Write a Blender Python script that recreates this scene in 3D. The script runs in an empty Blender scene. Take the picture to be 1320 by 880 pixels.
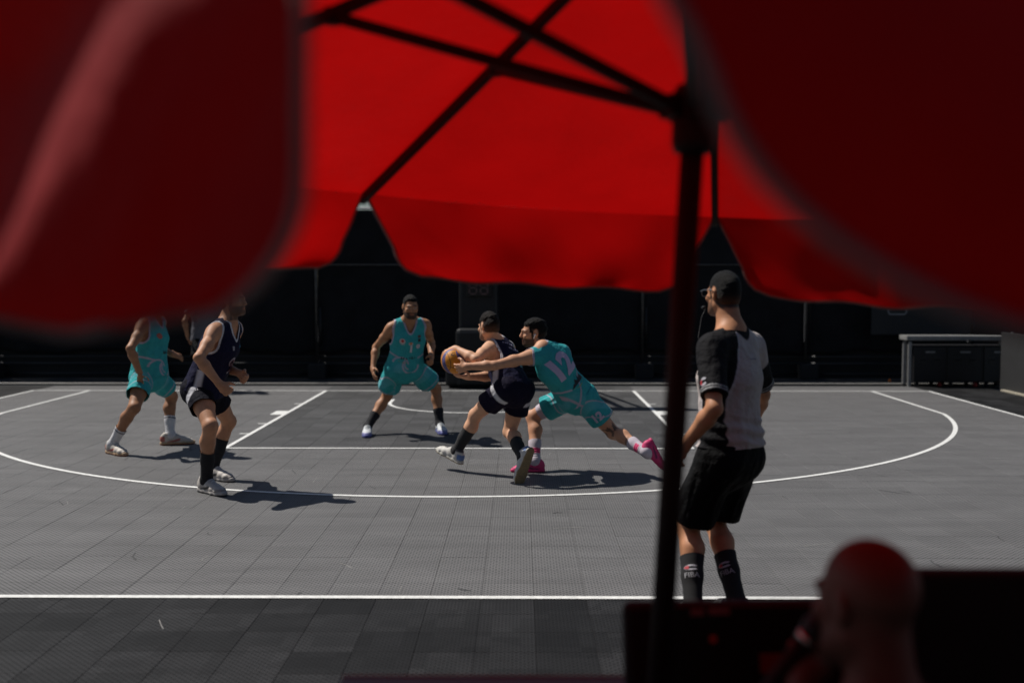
import bpy, bmesh, math, random
import numpy as np
from mathutils import Vector, Matrix
from mathutils.bvhtree import BVHTree

random.seed(7)
RNG = np.random.default_rng(7)
SC = bpy.context.scene
COL = SC.collection

# ------------------------------------------------------------------ camera
cam_d = bpy.data.cameras.new('camera')
cam = bpy.data.objects.new('camera', cam_d)
COL.objects.link(cam)
cam.location = (0, 0, 1.747)
cam.rotation_euler = (math.pi / 2 - 0.0571, 0, 0.0081)
cam_d.sensor_width = 36.0
cam_d.lens = 37.81
cam_d.clip_start = 0.05
cam_d.clip_end = 600
cam_d.dof.use_dof = True
cam_d.dof.focus_distance = 7.8
cam_d.dof.aperture_fstop = 1.3
SC.camera = cam

# ------------------------------------------------------------------ sky and sun
SUN_DIR = Vector((-0.62, 0.34, 1.0)).normalized()          # towards the sun
world = bpy.data.worlds.new('World')
SC.world = world
world.use_nodes = True
wt = world.node_tree
sky = wt.nodes.new('ShaderNodeTexSky')
sky.sky_type = 'NISHITA'
sky.sun_disc = False
sky.sun_elevation = math.asin(SUN_DIR.z)
sky.sun_rotation = math.atan2(SUN_DIR.x, SUN_DIR.y)
wt.links.new(sky.outputs[0], wt.nodes['Background'].inputs[0])
wt.nodes['Background'].inputs[1].default_value = 0.05
sun_d = bpy.data.lights.new('sun', 'SUN')
sun_d.energy = 4.9
sun_d.angle = math.radians(0.5)
sun_d.color = (1.0, 0.955, 0.89)
sun = bpy.data.objects.new('sun', sun_d)
COL.objects.link(sun)
sun.location = (-20, 12, 30)
sun.rotation_euler = SUN_DIR.to_track_quat('Z', 'Y').to_euler()
SC.view_settings.view_transform = 'Standard'
SC.view_settings.look = 'None'
SC.view_settings.exposure = -0.10
SC.view_settings.gamma = 1.0
SC.cycles.max_bounces = 6
SC.cycles.use_denoising = True

# ------------------------------------------------------------------ materials
def mat(name, color=(.5, .5, .5), rough=.6, metal=0.0, attr=None, bump=None, var=None, spec=0.5, sheen=0.0, coat=0.0):
    """principled material; attr = colour attribute; bump = (scale, strength, distance); var = (scale, amount)"""
    m = bpy.data.materials.new(name)
    m.use_nodes = True
    nt = m.node_tree
    b = nt.nodes['Principled BSDF']
    b.inputs['Roughness'].default_value = rough
    b.inputs['Metallic'].default_value = metal
    b.inputs['Specular IOR Level'].default_value = spec
    b.inputs['Sheen Weight'].default_value = sheen
    b.inputs['Coat Weight'].default_value = coat
    b.inputs['Base Color'].default_value = (*color, 1)
    src = None
    if attr:
        a = nt.nodes.new('ShaderNodeAttribute'); a.attribute_name = attr
        src = a.outputs['Color']
    tc = nt.nodes.new('ShaderNodeTexCoord')
    if var:
        n = nt.nodes.new('ShaderNodeTexNoise')
        n.inputs['Scale'].default_value = var[0]; n.inputs['Detail'].default_value = 5
        nt.links.new(tc.outputs['Object'], n.inputs['Vector'])
        r = nt.nodes.new('ShaderNodeMapRange')
        r.inputs[1].default_value = .3; r.inputs[2].default_value = .7
        r.inputs[3].default_value = 1 - var[1]; r.inputs[4].default_value = 1 + var[1]
        nt.links.new(n.outputs[0], r.inputs[0])
        mx = nt.nodes.new('ShaderNodeVectorMath'); mx.operation = 'SCALE'
        if src: nt.links.new(src, mx.inputs[0])
        else: mx.inputs[0].default_value = color
        nt.links.new(r.outputs[0], mx.inputs['Scale'])
        src = mx.outputs[0]
    if src: nt.links.new(src, b.inputs['Base Color'])
    if bump:
        n = nt.nodes.new('ShaderNodeTexNoise')
        n.inputs['Scale'].default_value = bump[0]; n.inputs['Detail'].default_value = 4
        nt.links.new(tc.outputs['Object'], n.inputs['Vector'])
        bp = nt.nodes.new('ShaderNodeBump')
        bp.inputs['Strength'].default_value = bump[1]; bp.inputs['Distance'].default_value = bump[2]
        nt.links.new(n.outputs[0], bp.inputs['Height'])
        nt.links.new(bp.outputs[0], b.inputs['Normal'])
    return m

M_SKIN = mat('skin', attr='Col', rough=.56, spec=.35, bump=(90, .25, .002), var=(22, .10))
M_CLOTH = mat('jersey_fabric', attr='Col', rough=.8, bump=(22, .9, .018), var=(14, .08), spec=.1)
M_SHOE = mat('shoe_upper', attr='Col', rough=.6, bump=(120, .4, .003), var=(40, .12))
M_HAIR = mat('hair', attr='Col', rough=.6, bump=(260, 1.0, .014), var=(300, .95), spec=.16)
M_SOCK = mat('sock_knit', attr='Col', rough=.9, bump=(200, .4, .002), var=(60, .08))
M_PRINT = mat('jersey_print', attr='Col', rough=.6)
M_BLACK_METAL = mat('black_painted_metal', (.012, .012, .013), .42, bump=(60, .15, .002), var=(9, .2))
M_POLE = mat('parasol_black_metal', (.010, .010, .010), .6, var=(6, .25), spec=.25)
M_GREY_METAL = mat('galvanised_metal', (.28, .28, .28), .5, .6, var=(12, .15))
M_BLACK_PLASTIC = mat('black_plastic', (.009, .009, .010), .6, spec=.25, bump=(140, .2, .001), var=(20, .15))
M_PAD = mat('black_vinyl_padding', (.0055, .006, .007), .5, bump=(30, .25, .006), var=(4, .15))
M_SCREEN_CLOTH = mat('black_windscreen_cloth', (.0095, .0095, .011), .9, bump=(7, .6, .03), var=(2.5, .3), spec=.25)
M_RUBBER = mat('black_rubber', (.012, .012, .012), .8, bump=(40, .4, .004))
M_WHITE = mat('white_paint', (.78, .78, .76), .6, var=(16, .06), bump=(150, .3, .001))
M_SUNLIT_STRIP = mat('sunlit_strip_pale', (.30, .29, .27), .9, bump=(20, .5, .01), var=(5, .2))

# ------------------------------------------------------------------ object helpers
def link(name, me, parent=None, m=None):
    o = bpy.data.objects.new(name, me)
    COL.objects.link(o)
    if m is not None and me is not None: me.materials.append(m)
    if parent is not None: o.parent = parent
    return o

def tag(o, label=None, cat=None, group=None, kind=None):
    if label: o['label'] = label
    if cat: o['category'] = cat
    if group: o['group'] = group
    if kind: o['kind'] = kind
    return o

def thing(name, label, cat, loc=(0, 0, 0), group=None):
    o = bpy.data.objects.new(name, None)
    o.empty_display_size = .1
    COL.objects.link(o)
    o.location = loc
    return tag(o, label, cat, group)

def mesh_np(name, V, F, smooth=True, col=None):
    me = bpy.data.meshes.new(name)
    V = np.asarray(V, np.float32); F = np.asarray(F, np.int32)
    k = F.shape[1]
    me.vertices.add(len(V)); me.vertices.foreach_set('co', V.ravel())
    me.loops.add(F.size); me.loops.foreach_set('vertex_index', F.ravel())
    me.polygons.add(len(F))
    me.polygons.foreach_set('loop_start', np.arange(0, F.size, k, dtype=np.int32))
    me.polygons.foreach_set('use_smooth', np.full(len(F), smooth))
    me.update(calc_edges=True)
    me.validate()
    if col is not None:
        set_col(me, col)
    return me

def set_col(me, col):
    a = me.color_attributes.new('Col', 'FLOAT_COLOR', 'POINT')
    c = np.ones((len(me.vertices), 4), np.float32); c[:, :3] = col
    a.data.foreach_set('color', c.ravel())

def add_box(bm, c, size, rot=None, bevel=0.0):
    r = bmesh.ops.create_cube(bm, size=1.0)
    vs = r['verts']
    for v in vs: v.co = Vector((v.co.x * size[0], v.co.y * size[1], v.co.z * size[2]))
    if bevel > 0:
        es = list({e for v in vs for e in v.link_edges})
        rb = bmesh.ops.bevel(bm, geom=es, offset=bevel, segments=2, affect='EDGES', profile=.5)
        vs = list({v for f in rb['faces'] for v in f.verts} | {v for v in vs if v.is_valid})
    Mx = rot if rot is not None else Matrix.Identity(3)
    c = Vector(c)
    for v in vs: v.co = Mx @ v.co + c
    return vs

def add_tube(bm, pts, r, seg=10, caps=True):
    """round tube through pts; r is a number or a list"""
    pts = [Vector(p) for p in pts]
    rs = r if isinstance(r, (list, tuple)) else [r] * len(pts)
    rings = []
    prev = None
    for i, p in enumerate(pts):
        t = (pts[min(i + 1, len(pts) - 1)] - pts[max(i - 1, 0)]).normalized()
        if prev is None:
            a = t.orthogonal().normalized()
        else:
            a = (prev - t * prev.dot(t)).normalized()
        prev = a
        b = t.cross(a)
        rings.append([bm.verts.new(p + (a * math.cos(2 * math.pi * k / seg) + b * math.sin(2 * math.pi * k / seg)) * rs[i]) for k in range(seg)])
    for A, B in zip(rings, rings[1:]):
        for k in range(seg):
            f = bm.faces.new((A[k], A[(k + 1) % seg], B[(k + 1) % seg], B[k])); f.smooth = True
    if caps:
        bm.faces.new(list(reversed(rings[0]))); bm.faces.new(rings[-1])

def add_bar(bm, a, b, w, h, up=(0, 0, 1), bevel=0):
    a, b = Vector(a), Vector(b)
    d = b - a; L = d.length; d.normalize()
    u = Vector(up); s = d.cross(u)
    if s.length < 1e-4: s = d.cross(Vector((1, 0, 0)))
    s.normalize(); u = s.cross(d)
    R = Matrix((s, d, u)).transposed()
    add_box(bm, (a + b) / 2, (w, L, h), R, bevel)

def bm_obj(name, fn, parent=None, m=None, smooth=False):
    bm = bmesh.new(); fn(bm)
    bmesh.ops.recalc_face_normals(bm, faces=bm.faces[:])
    me = bpy.data.meshes.new(name); bm.to_mesh(me); bm.free()
    if smooth:
        for p in me.polygons: p.use_smooth = True
    return link(name, me, parent, m)

def box_obj(name, c, size, parent=None, m=None, bevel=0.0, rot=None):
    return bm_obj(name, lambda bm: add_box(bm, c, size, rot, bevel), parent, m)

def bar_obj(name, a, b, w, h, parent=None, m=None, bevel=0.0, up=(0, 0, 1)):
    return bm_obj(name, lambda bm: add_bar(bm, a, b, w, h, up, bevel), parent, m)

def tube_obj(name, pts, r, parent=None, m=None, seg=12):
    return bm_obj(name, lambda bm: add_tube(bm, pts, r, seg), parent, m)

def text_mesh(txt, size, extrude=0.0, cuts=0, bold=0.0):
    cu = bpy.data.curves.new('lettering', 'FONT')
    cu.body = txt; cu.size = size; cu.align_x = 'CENTER'; cu.align_y = 'CENTER'; cu.extrude = extrude
    cu.resolution_u = 3; cu.offset = bold
    o = bpy.data.objects.new('lettering', cu); COL.objects.link(o)
    dg = bpy.context.evaluated_depsgraph_get()
    me = bpy.data.meshes.new_from_object(o.evaluated_get(dg))
    bpy.data.objects.remove(o); bpy.data.curves.remove(cu)
    bm = bmesh.new(); bm.from_mesh(me)
    bmesh.ops.triangulate(bm, faces=bm.faces[:])
    for _ in range(cuts):
        es = [e for e in bm.edges if e.calc_length() > size * .12]
        if es: bmesh.ops.subdivide_edges(bm, edges=es, cuts=1)
        bmesh.ops.triangulate(bm, faces=bm.faces[:])
    bm.to_mesh(me); bm.free()
    return me

def flat_print(name, me, origin, right, up, parent, color=None, m=None, bvh=None, off=.003):
    """lay a flat mesh (x right, y up) at origin; with bvh it is wrapped on that surface"""
    o = Vector(origin); r = Vector(right).normalized(); u = Vector(up).normalized(); n = r.cross(u).normalized(); u = n.cross(r)
    for v in me.vertices:
        p = o + r * v.co.x + u * v.co.y + n * v.co.z
        if bvh is not None:
            h = bvh.ray_cast(p + n * .25, -n, .6)
            if h[0] is not None: p = h[0] + n * off
        v.co = p
    if color is not None: set_col(me, color)
    return link(name, me, parent, m or M_PRINT)

def poly_mesh(pts, name='patch'):
    bm = bmesh.new()
    f = bm.faces.new([bm.verts.new((x, y, 0)) for x, y in pts])
    bmesh.ops.triangulate(bm, faces=[f])
    for _ in range(2):
        bmesh.ops.subdivide_edges(bm, edges=bm.edges[:], cuts=1)
    me = bpy.data.meshes.new(name); bm.to_mesh(me); bm.free()
    return me

def disc_pts(r, n=20, ry=None):
    return [(r * math.cos(2 * math.pi * k / n), (ry or r) * math.sin(2 * math.pi * k / n)) for k in range(n)]
# ------------------------------------------------------------------ implicit surfaces for bodies and clothing
def v3(*a): return np.array(a if len(a) > 1 else a[0], float)
def unit(v):
    v = np.asarray(v, float); return v / max(np.linalg.norm(v), 1e-9)

class Prim:
    def __init__(s, fn, lo, hi, k, op='u'):
        s.fn, s.lo, s.hi, s.k, s.op = fn, np.asarray(lo, float), np.asarray(hi, float), k, op

def cone(a, b, ra, rb, k=.02, flat=None, op='u'):
    """tapered round capsule; flat=(axis, factor) narrows it along an axis"""
    a, b = v3(a), v3(b); ab = b - a; L2 = max(ab @ ab, 1e-9)
    if flat is not None:
        n = unit(flat[0]); g = 1 / flat[1] ** 2 - 1
    def fn(X, Y, Z):
        px, py, pz = X - a[0], Y - a[1], Z - a[2]
        t = np.clip((px * ab[0] + py * ab[1] + pz * ab[2]) / L2, 0, 1)
        px = px - t * ab[0]; py = py - t * ab[1]; pz = pz - t * ab[2]
        q = px * px + py * py + pz * pz
        if flat is not None:
            q = q + g * (px * n[0] + py * n[1] + pz * n[2]) ** 2
        return np.sqrt(q) - (ra + t * (rb - ra))
    R = max(ra, rb)
    return Prim(fn, np.minimum(a, b) - R, np.maximum(a, b) + R, k, op)

def ell(c, ax, r, k=.02, op='u'):
    c = v3(c); ax = np.asarray(ax, float); r = np.asarray(r, float)
    def fn(X, Y, Z):
        px, py, pz = X - c[0], Y - c[1], Z - c[2]
        k0 = 0; k1 = 0
        for i in range(3):
            q = (px * ax[i][0] + py * ax[i][1] + pz * ax[i][2]) / r[i]
            k0 = k0 + q * q; k1 = k1 + (q / r[i]) ** 2
        k0 = np.sqrt(k0); k1 = np.sqrt(k1) + 1e-6
        return k0 * (k0 - 1) / k1
    R = max(r)
    return Prim(fn, c - R, c + R, k, op)

def seg_loft(st0, st1, k=.03, op='u'):
    """elliptic section (centre, side, front, a, b) blended to the next one"""
    c0, s0, f0, a0, b0 = st0; c1, s1, f1, a1, b1 = st1
    c0, c1 = v3(c0), v3(c1); d = c1 - c0; L2 = max(d @ d, 1e-9); u = d / math.sqrt(L2)
    def fn(X, Y, Z):
        px, py, pz = X - c0[0], Y - c0[1], Z - c0[2]
        tr = (px * d[0] + py * d[1] + pz * d[2]) / L2
        t = np.clip(tr, 0, 1)
        qx, qy, qz = px - t * d[0], py - t * d[1], pz - t * d[2]
        S = [s0[i] + t * (s1[i] - s0[i]) for i in range(3)]
        Fv = [f0[i] + t * (f1[i] - f0[i]) for i in range(3)]
        a = a0 + t * (a1 - a0); b = b0 + t * (b1 - b0)
        x = qx * S[0] + qy * S[1] + qz * S[2]
        y = qx * Fv[0] + qy * Fv[1] + qz * Fv[2]
        z = qx * u[0] + qy * u[1] + qz * u[2]
        m = np.minimum(a, b)
        rr = np.sqrt((x / a) ** 2 + (y / b) ** 2 + (z / m) ** 2)
        return (rr - 1) * m
    R = max(a0, b0, a1, b1)
    return Prim(fn, np.minimum(c0, c1) - R, np.maximum(c0, c1) + R, k, op)

def loft(stations, k=.03):
    return [seg_loft(a, b, k) for a, b in zip(stations, stations[1:])]

def plane_cut(p, n):
    """keeps the side the normal points away from"""
    p, n = v3(p), unit(n)
    return Prim(lambda X, Y, Z: (X - p[0]) * n[0] + (Y - p[1]) * n[1] + (Z - p[2]) * n[2], [-1e3] * 3, [1e3] * 3, 0, 'i')

def sdf_mesh(prims, h, soft=0):
    adds = [p for p in prims if p.op == 'u']
    lo = np.min([p.lo for p in adds], 0) - 3 * h; hi = np.max([p.hi for p in adds], 0) + 3 * h
    n = np.ceil((hi - lo) / h).astype(int) + 1
    D = np.full(n, 1.0, np.float32)
    ax = [(lo[i] + h * np.arange(n[i])).astype(np.float32) for i in range(3)]
    for p in prims:
        m = p.k + 3 * h
        i0 = np.maximum(np.floor((p.lo - m - lo) / h).astype(int), 0)
        i1 = np.minimum(np.ceil((p.hi + m - lo) / h).astype(int) + 1, n)
        if np.any(i1 <= i0): continue
        sl = tuple(slice(i0[i], i1[i]) for i in range(3))
        d = p.fn(ax[0][sl[0]][:, None, None], ax[1][sl[1]][None, :, None], ax[2][sl[2]][None, None, :]).astype(np.float32)
        A = D[sl]
        if p.op == 'u':
            if p.k > 0:
                hh = np.maximum(p.k - np.abs(A - d), 0) / p.k
                D[sl] = np.minimum(A, d) - hh * hh * p.k / 4
            else: D[sl] = np.minimum(A, d)
        elif p.op == 's':
            e = -d
            if p.k > 0:
                hh = np.maximum(p.k - np.abs(A - e), 0) / p.k
                D[sl] = np.maximum(A, e) + hh * hh * p.k / 4
            else: D[sl] = np.maximum(A, e)
        else:
            D[sl] = np.maximum(A, d)
    return surface_nets(D, lo, h)

def surface_nets(D, lo, h):
    S = D < 0
    n = np.array(D.shape)
    cnt = np.zeros(n - 1, np.uint8)
    for a in (0, 1):
        for b in (0, 1):
            for c in (0, 1):
                cnt += S[a:n[0] - 1 + a, b:n[1] - 1 + b, c:n[2] - 1 + c]
    act = np.argwhere((cnt > 0) & (cnt < 8))
    idx = np.full(n - 1, -1, np.int32); idx[act[:, 0], act[:, 1], act[:, 2]] = np.arange(len(act))
    val = {}
    for a in (0, 1):
        for b in (0, 1):
            for c in (0, 1):
                val[a, b, c] = D[act[:, 0] + a, act[:, 1] + b, act[:, 2] + c]
    P = np.zeros((len(act), 3)); W = np.zeros(len(act))
    corners = list(val)
    for c0 in corners:
        for i in range(3):
            if c0[i] == 0:
                c1 = list(c0); c1[i] = 1; c1 = tuple(c1)
                x, y = val[c0], val[c1]
                msk = (x < 0) != (y < 0)
                t = np.where(msk, x / np.where(msk, x - y, 1), 0)
                q = np.tile(np.array(c0, float), (len(act), 1)); q[:, i] += t
                P[msk] += q[msk]; W[msk] += 1
    V = lo + h * (act + P / W[:, None])
    Fs = []
    for i in range(3):
        sl0 = [slice(None)] * 3; sl1 = [slice(None)] * 3
        sl0[i] = slice(0, n[i] - 1); sl1[i] = slice(1, n[i])
        A = S[tuple(sl0)]; B = S[tuple(sl1)]
        j, k = (i + 1) % 3, (i + 2) % 3
        e = np.argwhere(A != B)
        e = e[(e[:, j] > 0) & (e[:, k] > 0) & (e[:, j] < n[j] - 1) & (e[:, k] < n[k] - 1)]
        if not len(e): continue
        inside = A[e[:, 0], e[:, 1], e[:, 2]]
        def cell(dj, dk):
            q = e.copy(); q[:, j] += dj; q[:, k] += dk
            return idx[q[:, 0], q[:, 1], q[:, 2]]
        q = np.stack([cell(-1, -1), cell(0, -1), cell(0, 0), cell(-1, 0)], 1)
        q[~inside] = q[~inside][:, ::-1]
        Fs.append(q)
    return V, np.concatenate(Fs)

def vert_normals(V, F):
    N = np.zeros_like(V)
    fn = np.cross(V[F[:, 2]] - V[F[:, 0]], V[F[:, 3]] - V[F[:, 1]])
    for i in range(4): np.add.at(N, F[:, i], fn)
    return N / np.maximum(np.linalg.norm(N, axis=1), 1e-9)[:, None]

def relax(V, F, it=1, w=.5):
    for _ in range(it):
        A = np.zeros_like(V); c = np.zeros(len(V))
        for i in range(4):
            j = (i + 1) % 4
            np.add.at(A, F[:, i], V[F[:, j]]); np.add.at(A, F[:, j], V[F[:, i]])
            np.add.at(c, F[:, i], 1); np.add.at(c, F[:, j], 1)
        V = V * (1 - w) + w * A / np.maximum(c, 1)[:, None]
    return V

def cut_open(V, F, cfn, snap=.012):
    """drop faces where cfn<0 and pull the ragged rim onto cfn=0, so that hems end cleanly"""
    c = cfn(V)
    keep = (c[F] > 0).sum(1) >= 2
    F = F[keep]
    used = np.zeros(len(V), bool); used[F.ravel()] = True
    mv = used & (c < 0)
    # also rim vertices slightly inside
    ec = np.zeros(len(V), int)
    key = {}
    E = np.concatenate([F[:, [i, (i + 1) % 4]] for i in range(4)]); E.sort(1)
    u, cn = np.unique(E, axis=0, return_counts=True)
    rim = np.zeros(len(V), bool); rim[u[cn == 1].ravel()] = True
    mv = (mv | (rim & (np.abs(c) < snap)))
    for _ in range(3):
        Q = V[mv]; c0 = cfn(Q); g = np.zeros_like(Q)
        for i in range(3):
            d = np.zeros(3); d[i] = 1e-3
            g[:, i] = (cfn(Q + d) - cfn(Q - d)) / 2e-3
        g2 = np.maximum((g * g).sum(1), .05)
        st = -(c0 / g2)[:, None] * g
        ln = np.linalg.norm(st, axis=1); st *= np.minimum(1, .02 / np.maximum(ln, 1e-9))[:, None]
        V = V.copy(); V[mv] = Q + st
    remap = np.cumsum(used) - 1
    return V[used], remap[F]

def waves(P, scale, seed, octaves=3):
    r = np.random.default_rng(seed); o = np.zeros(len(P)); amp = 1.0
    for k in range(octaves):
        for _ in range(3):
            d = unit(r.normal(size=3)); ph = r.uniform(0, 6.28)
            w = P @ (d * scale * 2 ** k) + ph
            d2 = unit(r.normal(size=3))
            o += amp * np.sin(w + 1.3 * np.sin(P @ (d2 * scale * 2 ** k * .7) + ph * 2))
        amp *= .55
    return o / 4.0

def smooth01(x, a, b):
    t = np.clip((x - a) / (b - a), 0, 1); return t * t * (3 - 2 * t)

def mixc(C, m, col):
    m = np.clip(np.asarray(m, float), 0, 1)[:, None]
    return C * (1 - m) + np.asarray(col) * m

def seg_d(P, a, b):
    a, b = v3(a), v3(b); ab = b - a
    t = np.clip(((P - a) @ ab) / max(ab @ ab, 1e-9), 0, 1)
    return np.linalg.norm(P - a - t[:, None] * ab, axis=1)
# ------------------------------------------------------------------ ground and court
KX, BASE_Y, END_Y = -0.6475, 16.859, 5.86           # key centre, baseline, near end line
TP = 0.2882                                          # tile pitch
def asphalt():
    m = mat('dark_asphalt', (.030, .030, .031), .9, bump=(120, .6, .01), var=(3, .25)); return m
gm = bpy.data.meshes.new('ground')
gm.from_pydata([(-250, -150, -.04), (250, -150, -.04), (250, 350, -.04), (-250, 350, -.04)], [], [(0, 1, 2, 3)])
ground = tag(link('ground', gm, None, asphalt()), kind='structure')

def tile_material(name, col, attr_random):
    m = bpy.data.materials.new(name); m.use_nodes = True
    nt = m.node_tree; N = nt.nodes.new; L = nt.links.new
    b = nt.nodes['Principled BSDF']
    geo = N('ShaderNodeNewGeometry')
    if attr_random:
        a = N('ShaderNodeAttribute'); a.attribute_name = 'tone'; rnd = a.outputs['Fac']
    else:
        a = N('ShaderNodeObjectInfo'); rnd = a.outputs['Random']
    sx = N('ShaderNodeSeparateXYZ'); L(geo.outputs['Position'], sx.inputs[0])
    def math_(op, a, b_=None, c=None):
        n = N('ShaderNodeMath'); n.operation = op
        for i, v in enumerate((a, b_, c)):
            if v is None: continue
            if isinstance(v, (int, float)): n.inputs[i].default_value = v
            else: L(v, n.inputs[i])
        return n.outputs[0]
    P = TP / 11
    ca, sa = math.cos(math.radians(45)), math.sin(math.radians(45))          # slanting lattice
    rx = math_('ADD', math_('MULTIPLY', sx.outputs[0], ca / P), math_('MULTIPLY', sx.outputs[1], sa / P))
    ry = math_('SUBTRACT', math_('MULTIPLY', sx.outputs[1], ca / P), math_('MULTIPLY', sx.outputs[0], sa / P))
    fx = math_('ABSOLUTE', math_('SUBTRACT', math_('FRACT', rx), .5))
    fy = math_('ABSOLUTE', math_('SUBTRACT', math_('FRACT', ry), .5))
    dia = math_('ADD', fx, fy)                                # diamond openings of the grate, their inner dark painted as colour
    mr = N('ShaderNodeMapRange'); mr.interpolation_type = 'SMOOTHSTEP'
    mr.inputs[1].default_value = .28; mr.inputs[2].default_value = .36; mr.inputs[3].default_value = 0; mr.inputs[4].default_value = 1
    L(dia, mr.inputs[0])
    # scuffs
    no = N('ShaderNodeTexNoise'); no.inputs['Scale'].default_value = 1.3; no.inputs['Detail'].default_value = 7; no.inputs['Roughness'].default_value = .65
    mp = N('ShaderNodeMapping'); mp.inputs['Scale'].default_value = (.55, 2.6, 1)
    L(geo.outputs['Position'], mp.inputs[0]); L(mp.outputs[0], no.inputs['Vector'])
    no2 = N('ShaderNodeTexNoise'); no2.inputs['Scale'].default_value = 9; no2.inputs['Detail'].default_value = 6
    L(mp.outputs[0], no2.inputs['Vector'])
    t = math_('MULTIPLY_ADD', rnd, AMP, 1 - AMP / 2)
    if AMP > .7:                                             # patchy quarter tiles of the worn border
        sn = N('ShaderNodeVectorMath'); sn.operation = 'SNAP'; L(geo.outputs['Position'], sn.inputs[0]); sn.inputs[1].default_value = (TP / 2, TP / 2, 10)
        wn = N('ShaderNodeTexWhiteNoise'); L(sn.outputs[0], wn.inputs['Vector'])
        t = math_('MULTIPLY', t, math_('MULTIPLY_ADD', wn.outputs['Value'], .36, .82))
    s1 = math_('MULTIPLY_ADD', no.outputs[0], .80, .60)
    s2 = math_('MULTIPLY_ADD', no2.outputs[0], .30, .85)
    f = math_('MULTIPLY', math_('MULTIPLY', t, s1), s2)
    sc_ = N('ShaderNodeVectorMath'); sc_.operation = 'SCALE'; sc_.inputs[0].default_value = col; L(f, sc_.inputs['Scale'])
    mx = N('ShaderNodeMix'); mx.data_type = 'RGBA'
    L(mr.outputs[0], mx.inputs['Factor']); mx.inputs['A'].default_value = (*[c * .10 for c in col], 1); L(sc_.outputs[0], mx.inputs['B'])
    L(mx.outputs['Result'], b.inputs['Base Color'])
    bp = N('ShaderNodeBump'); bp.inputs['Distance'].default_value = .003; bp.inputs['Strength'].default_value = .35
    L(mr.outputs[0], bp.inputs['Height']); L(bp.outputs[0], b.inputs['Normal'])
    b.inputs['Roughness'].default_value = .62
    b.inputs['Specular IOR Level'].default_value = .22 if AMP < .7 else .12
    return m
AMP = .10
GREY = (.146, .144, .145); CHAR = (.0205, .0205, .0215); KEYC = (.076, .076, .078)
TM = {('g', 0): tile_material('grey_sport_tile', GREY, False), ('g', 1): tile_material('grey_sport_tile_mass', GREY, True)}
AMP = .45
TM.update({('k', 0): tile_material('dark_key_tile', KEYC, False), ('k', 1): tile_material('dark_key_tile_mass', KEYC, True)})
AMP = .8
TM.update({('c', 0): tile_material('charcoal_sport_tile', CHAR, False), ('c', 1): tile_material('charcoal_sport_tile_mass', CHAR, True)})

X0F, X1F = KX - 8.5 * TP - 22 * TP, KX - 8.5 * TP + 37 * TP - .0
Y0F = 5.835 - 10 * TP
NROW = 51
fm = bpy.data.meshes.new('court_floor')
fm.from_pydata([(X0F - .02, Y0F - .02, -.02), (X1F + .02, Y0F - .02, -.02), (X1F + .02, Y0F + NROW * TP + .02, -.02), (X0F - .02, Y0F + NROW * TP + .02, -.02)], [], [(0, 1, 2, 3)])
floor = tag(link('court_floor', fm, None, mat('tile_underlay', (.012, .012, .012), .9)), kind='structure')

HX = 7.5 * .938                                      # half court width, line inner edge
def zone(x, y):
    if y < 5.835 or abs(x - KX) > HX + .05: return 'c'
    if abs(x - KX) < 8.5 * TP and y > BASE_Y - 5.82: return 'k'
    return 'g'
def tile_faces(cx, cy, z, hw, ch=.0016, th=.016):
    a, b = hw, hw - ch
    V = [(cx + sx * a, cy + sy * a, z - th) for sx, sy in ((-1, -1), (1, -1), (1, 1), (-1, 1))] + \
        [(cx + sx * a, cy + sy * a, z - ch) for sx, sy in ((-1, -1), (1, -1), (1, 1), (-1, 1))] + \
        [(cx + sx * b, cy + sy * b, z) for sx, sy in ((-1, -1), (1, -1), (1, 1), (-1, 1))]
    Fc = [(8, 9, 10, 11)]
    for i in range(4):
        j = (i + 1) % 4
        Fc += [(i, j, 4 + j, 4 + i), (4 + i, 4 + j, 8 + j, 8 + i)]
    return V, Fc
HW = TP / 2 - .0005
tv, tf = tile_faces(0, 0, 0, HW)
tile_me = {}
for zc in 'gkc':
    me = bpy.data.meshes.new('tile'); me.from_pydata(tv, [], tf); me.materials.append(TM[zc, 0]); tile_me[zc] = me
cand = []
for j in range(NROW):
    for i in range(59):
        x = X0F + (i + .5) * TP; y = Y0F + (j + .5) * TP
        px = 671 + 1386 * x / y; py = 361 + 2421 / y
        vis = -5 < px < 1325 and py < 882 and not (px > 810 and py > 790) and not (px > 1040 and py > 760)
        cand.append((0 if vis else 1, y, x, zone(x, y)))
cand.sort()
mass = {k: ([], [], []) for k in 'gkc'}
for n, (v, y, x, zc) in enumerate(cand):
    dz = random.uniform(-.0007, .0007); hw = HW + random.uniform(-.0003, .0001)
    if n < 300:
        o = link('tile', tile_me[zc], floor); o.location = (x, y, dz)
        o.rotation_euler = (random.uniform(-.0022, .0022), random.uniform(-.0022, .0022), 0)
    else:
        V, Fc = tile_faces(x, y, dz, hw); b = len(mass[zc][0])
        mass[zc][0].extend(V); mass[zc][1].extend([tuple(i + b for i in f) for f in Fc]); mass[zc][2].extend([random.random()] * 9)
for zc, (V, Fc, T) in mass.items():
    me = bpy.data.meshes.new('tile_field'); me.from_pydata(V, [], Fc); me.materials.append(TM[zc, 1])
    at = me.attributes.new('tone', 'FLOAT', 'FACE'); at.data.foreach_set('value', np.array(T, np.float32))
    tag(link('tile_field', me, floor), kind='stuff')

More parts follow.
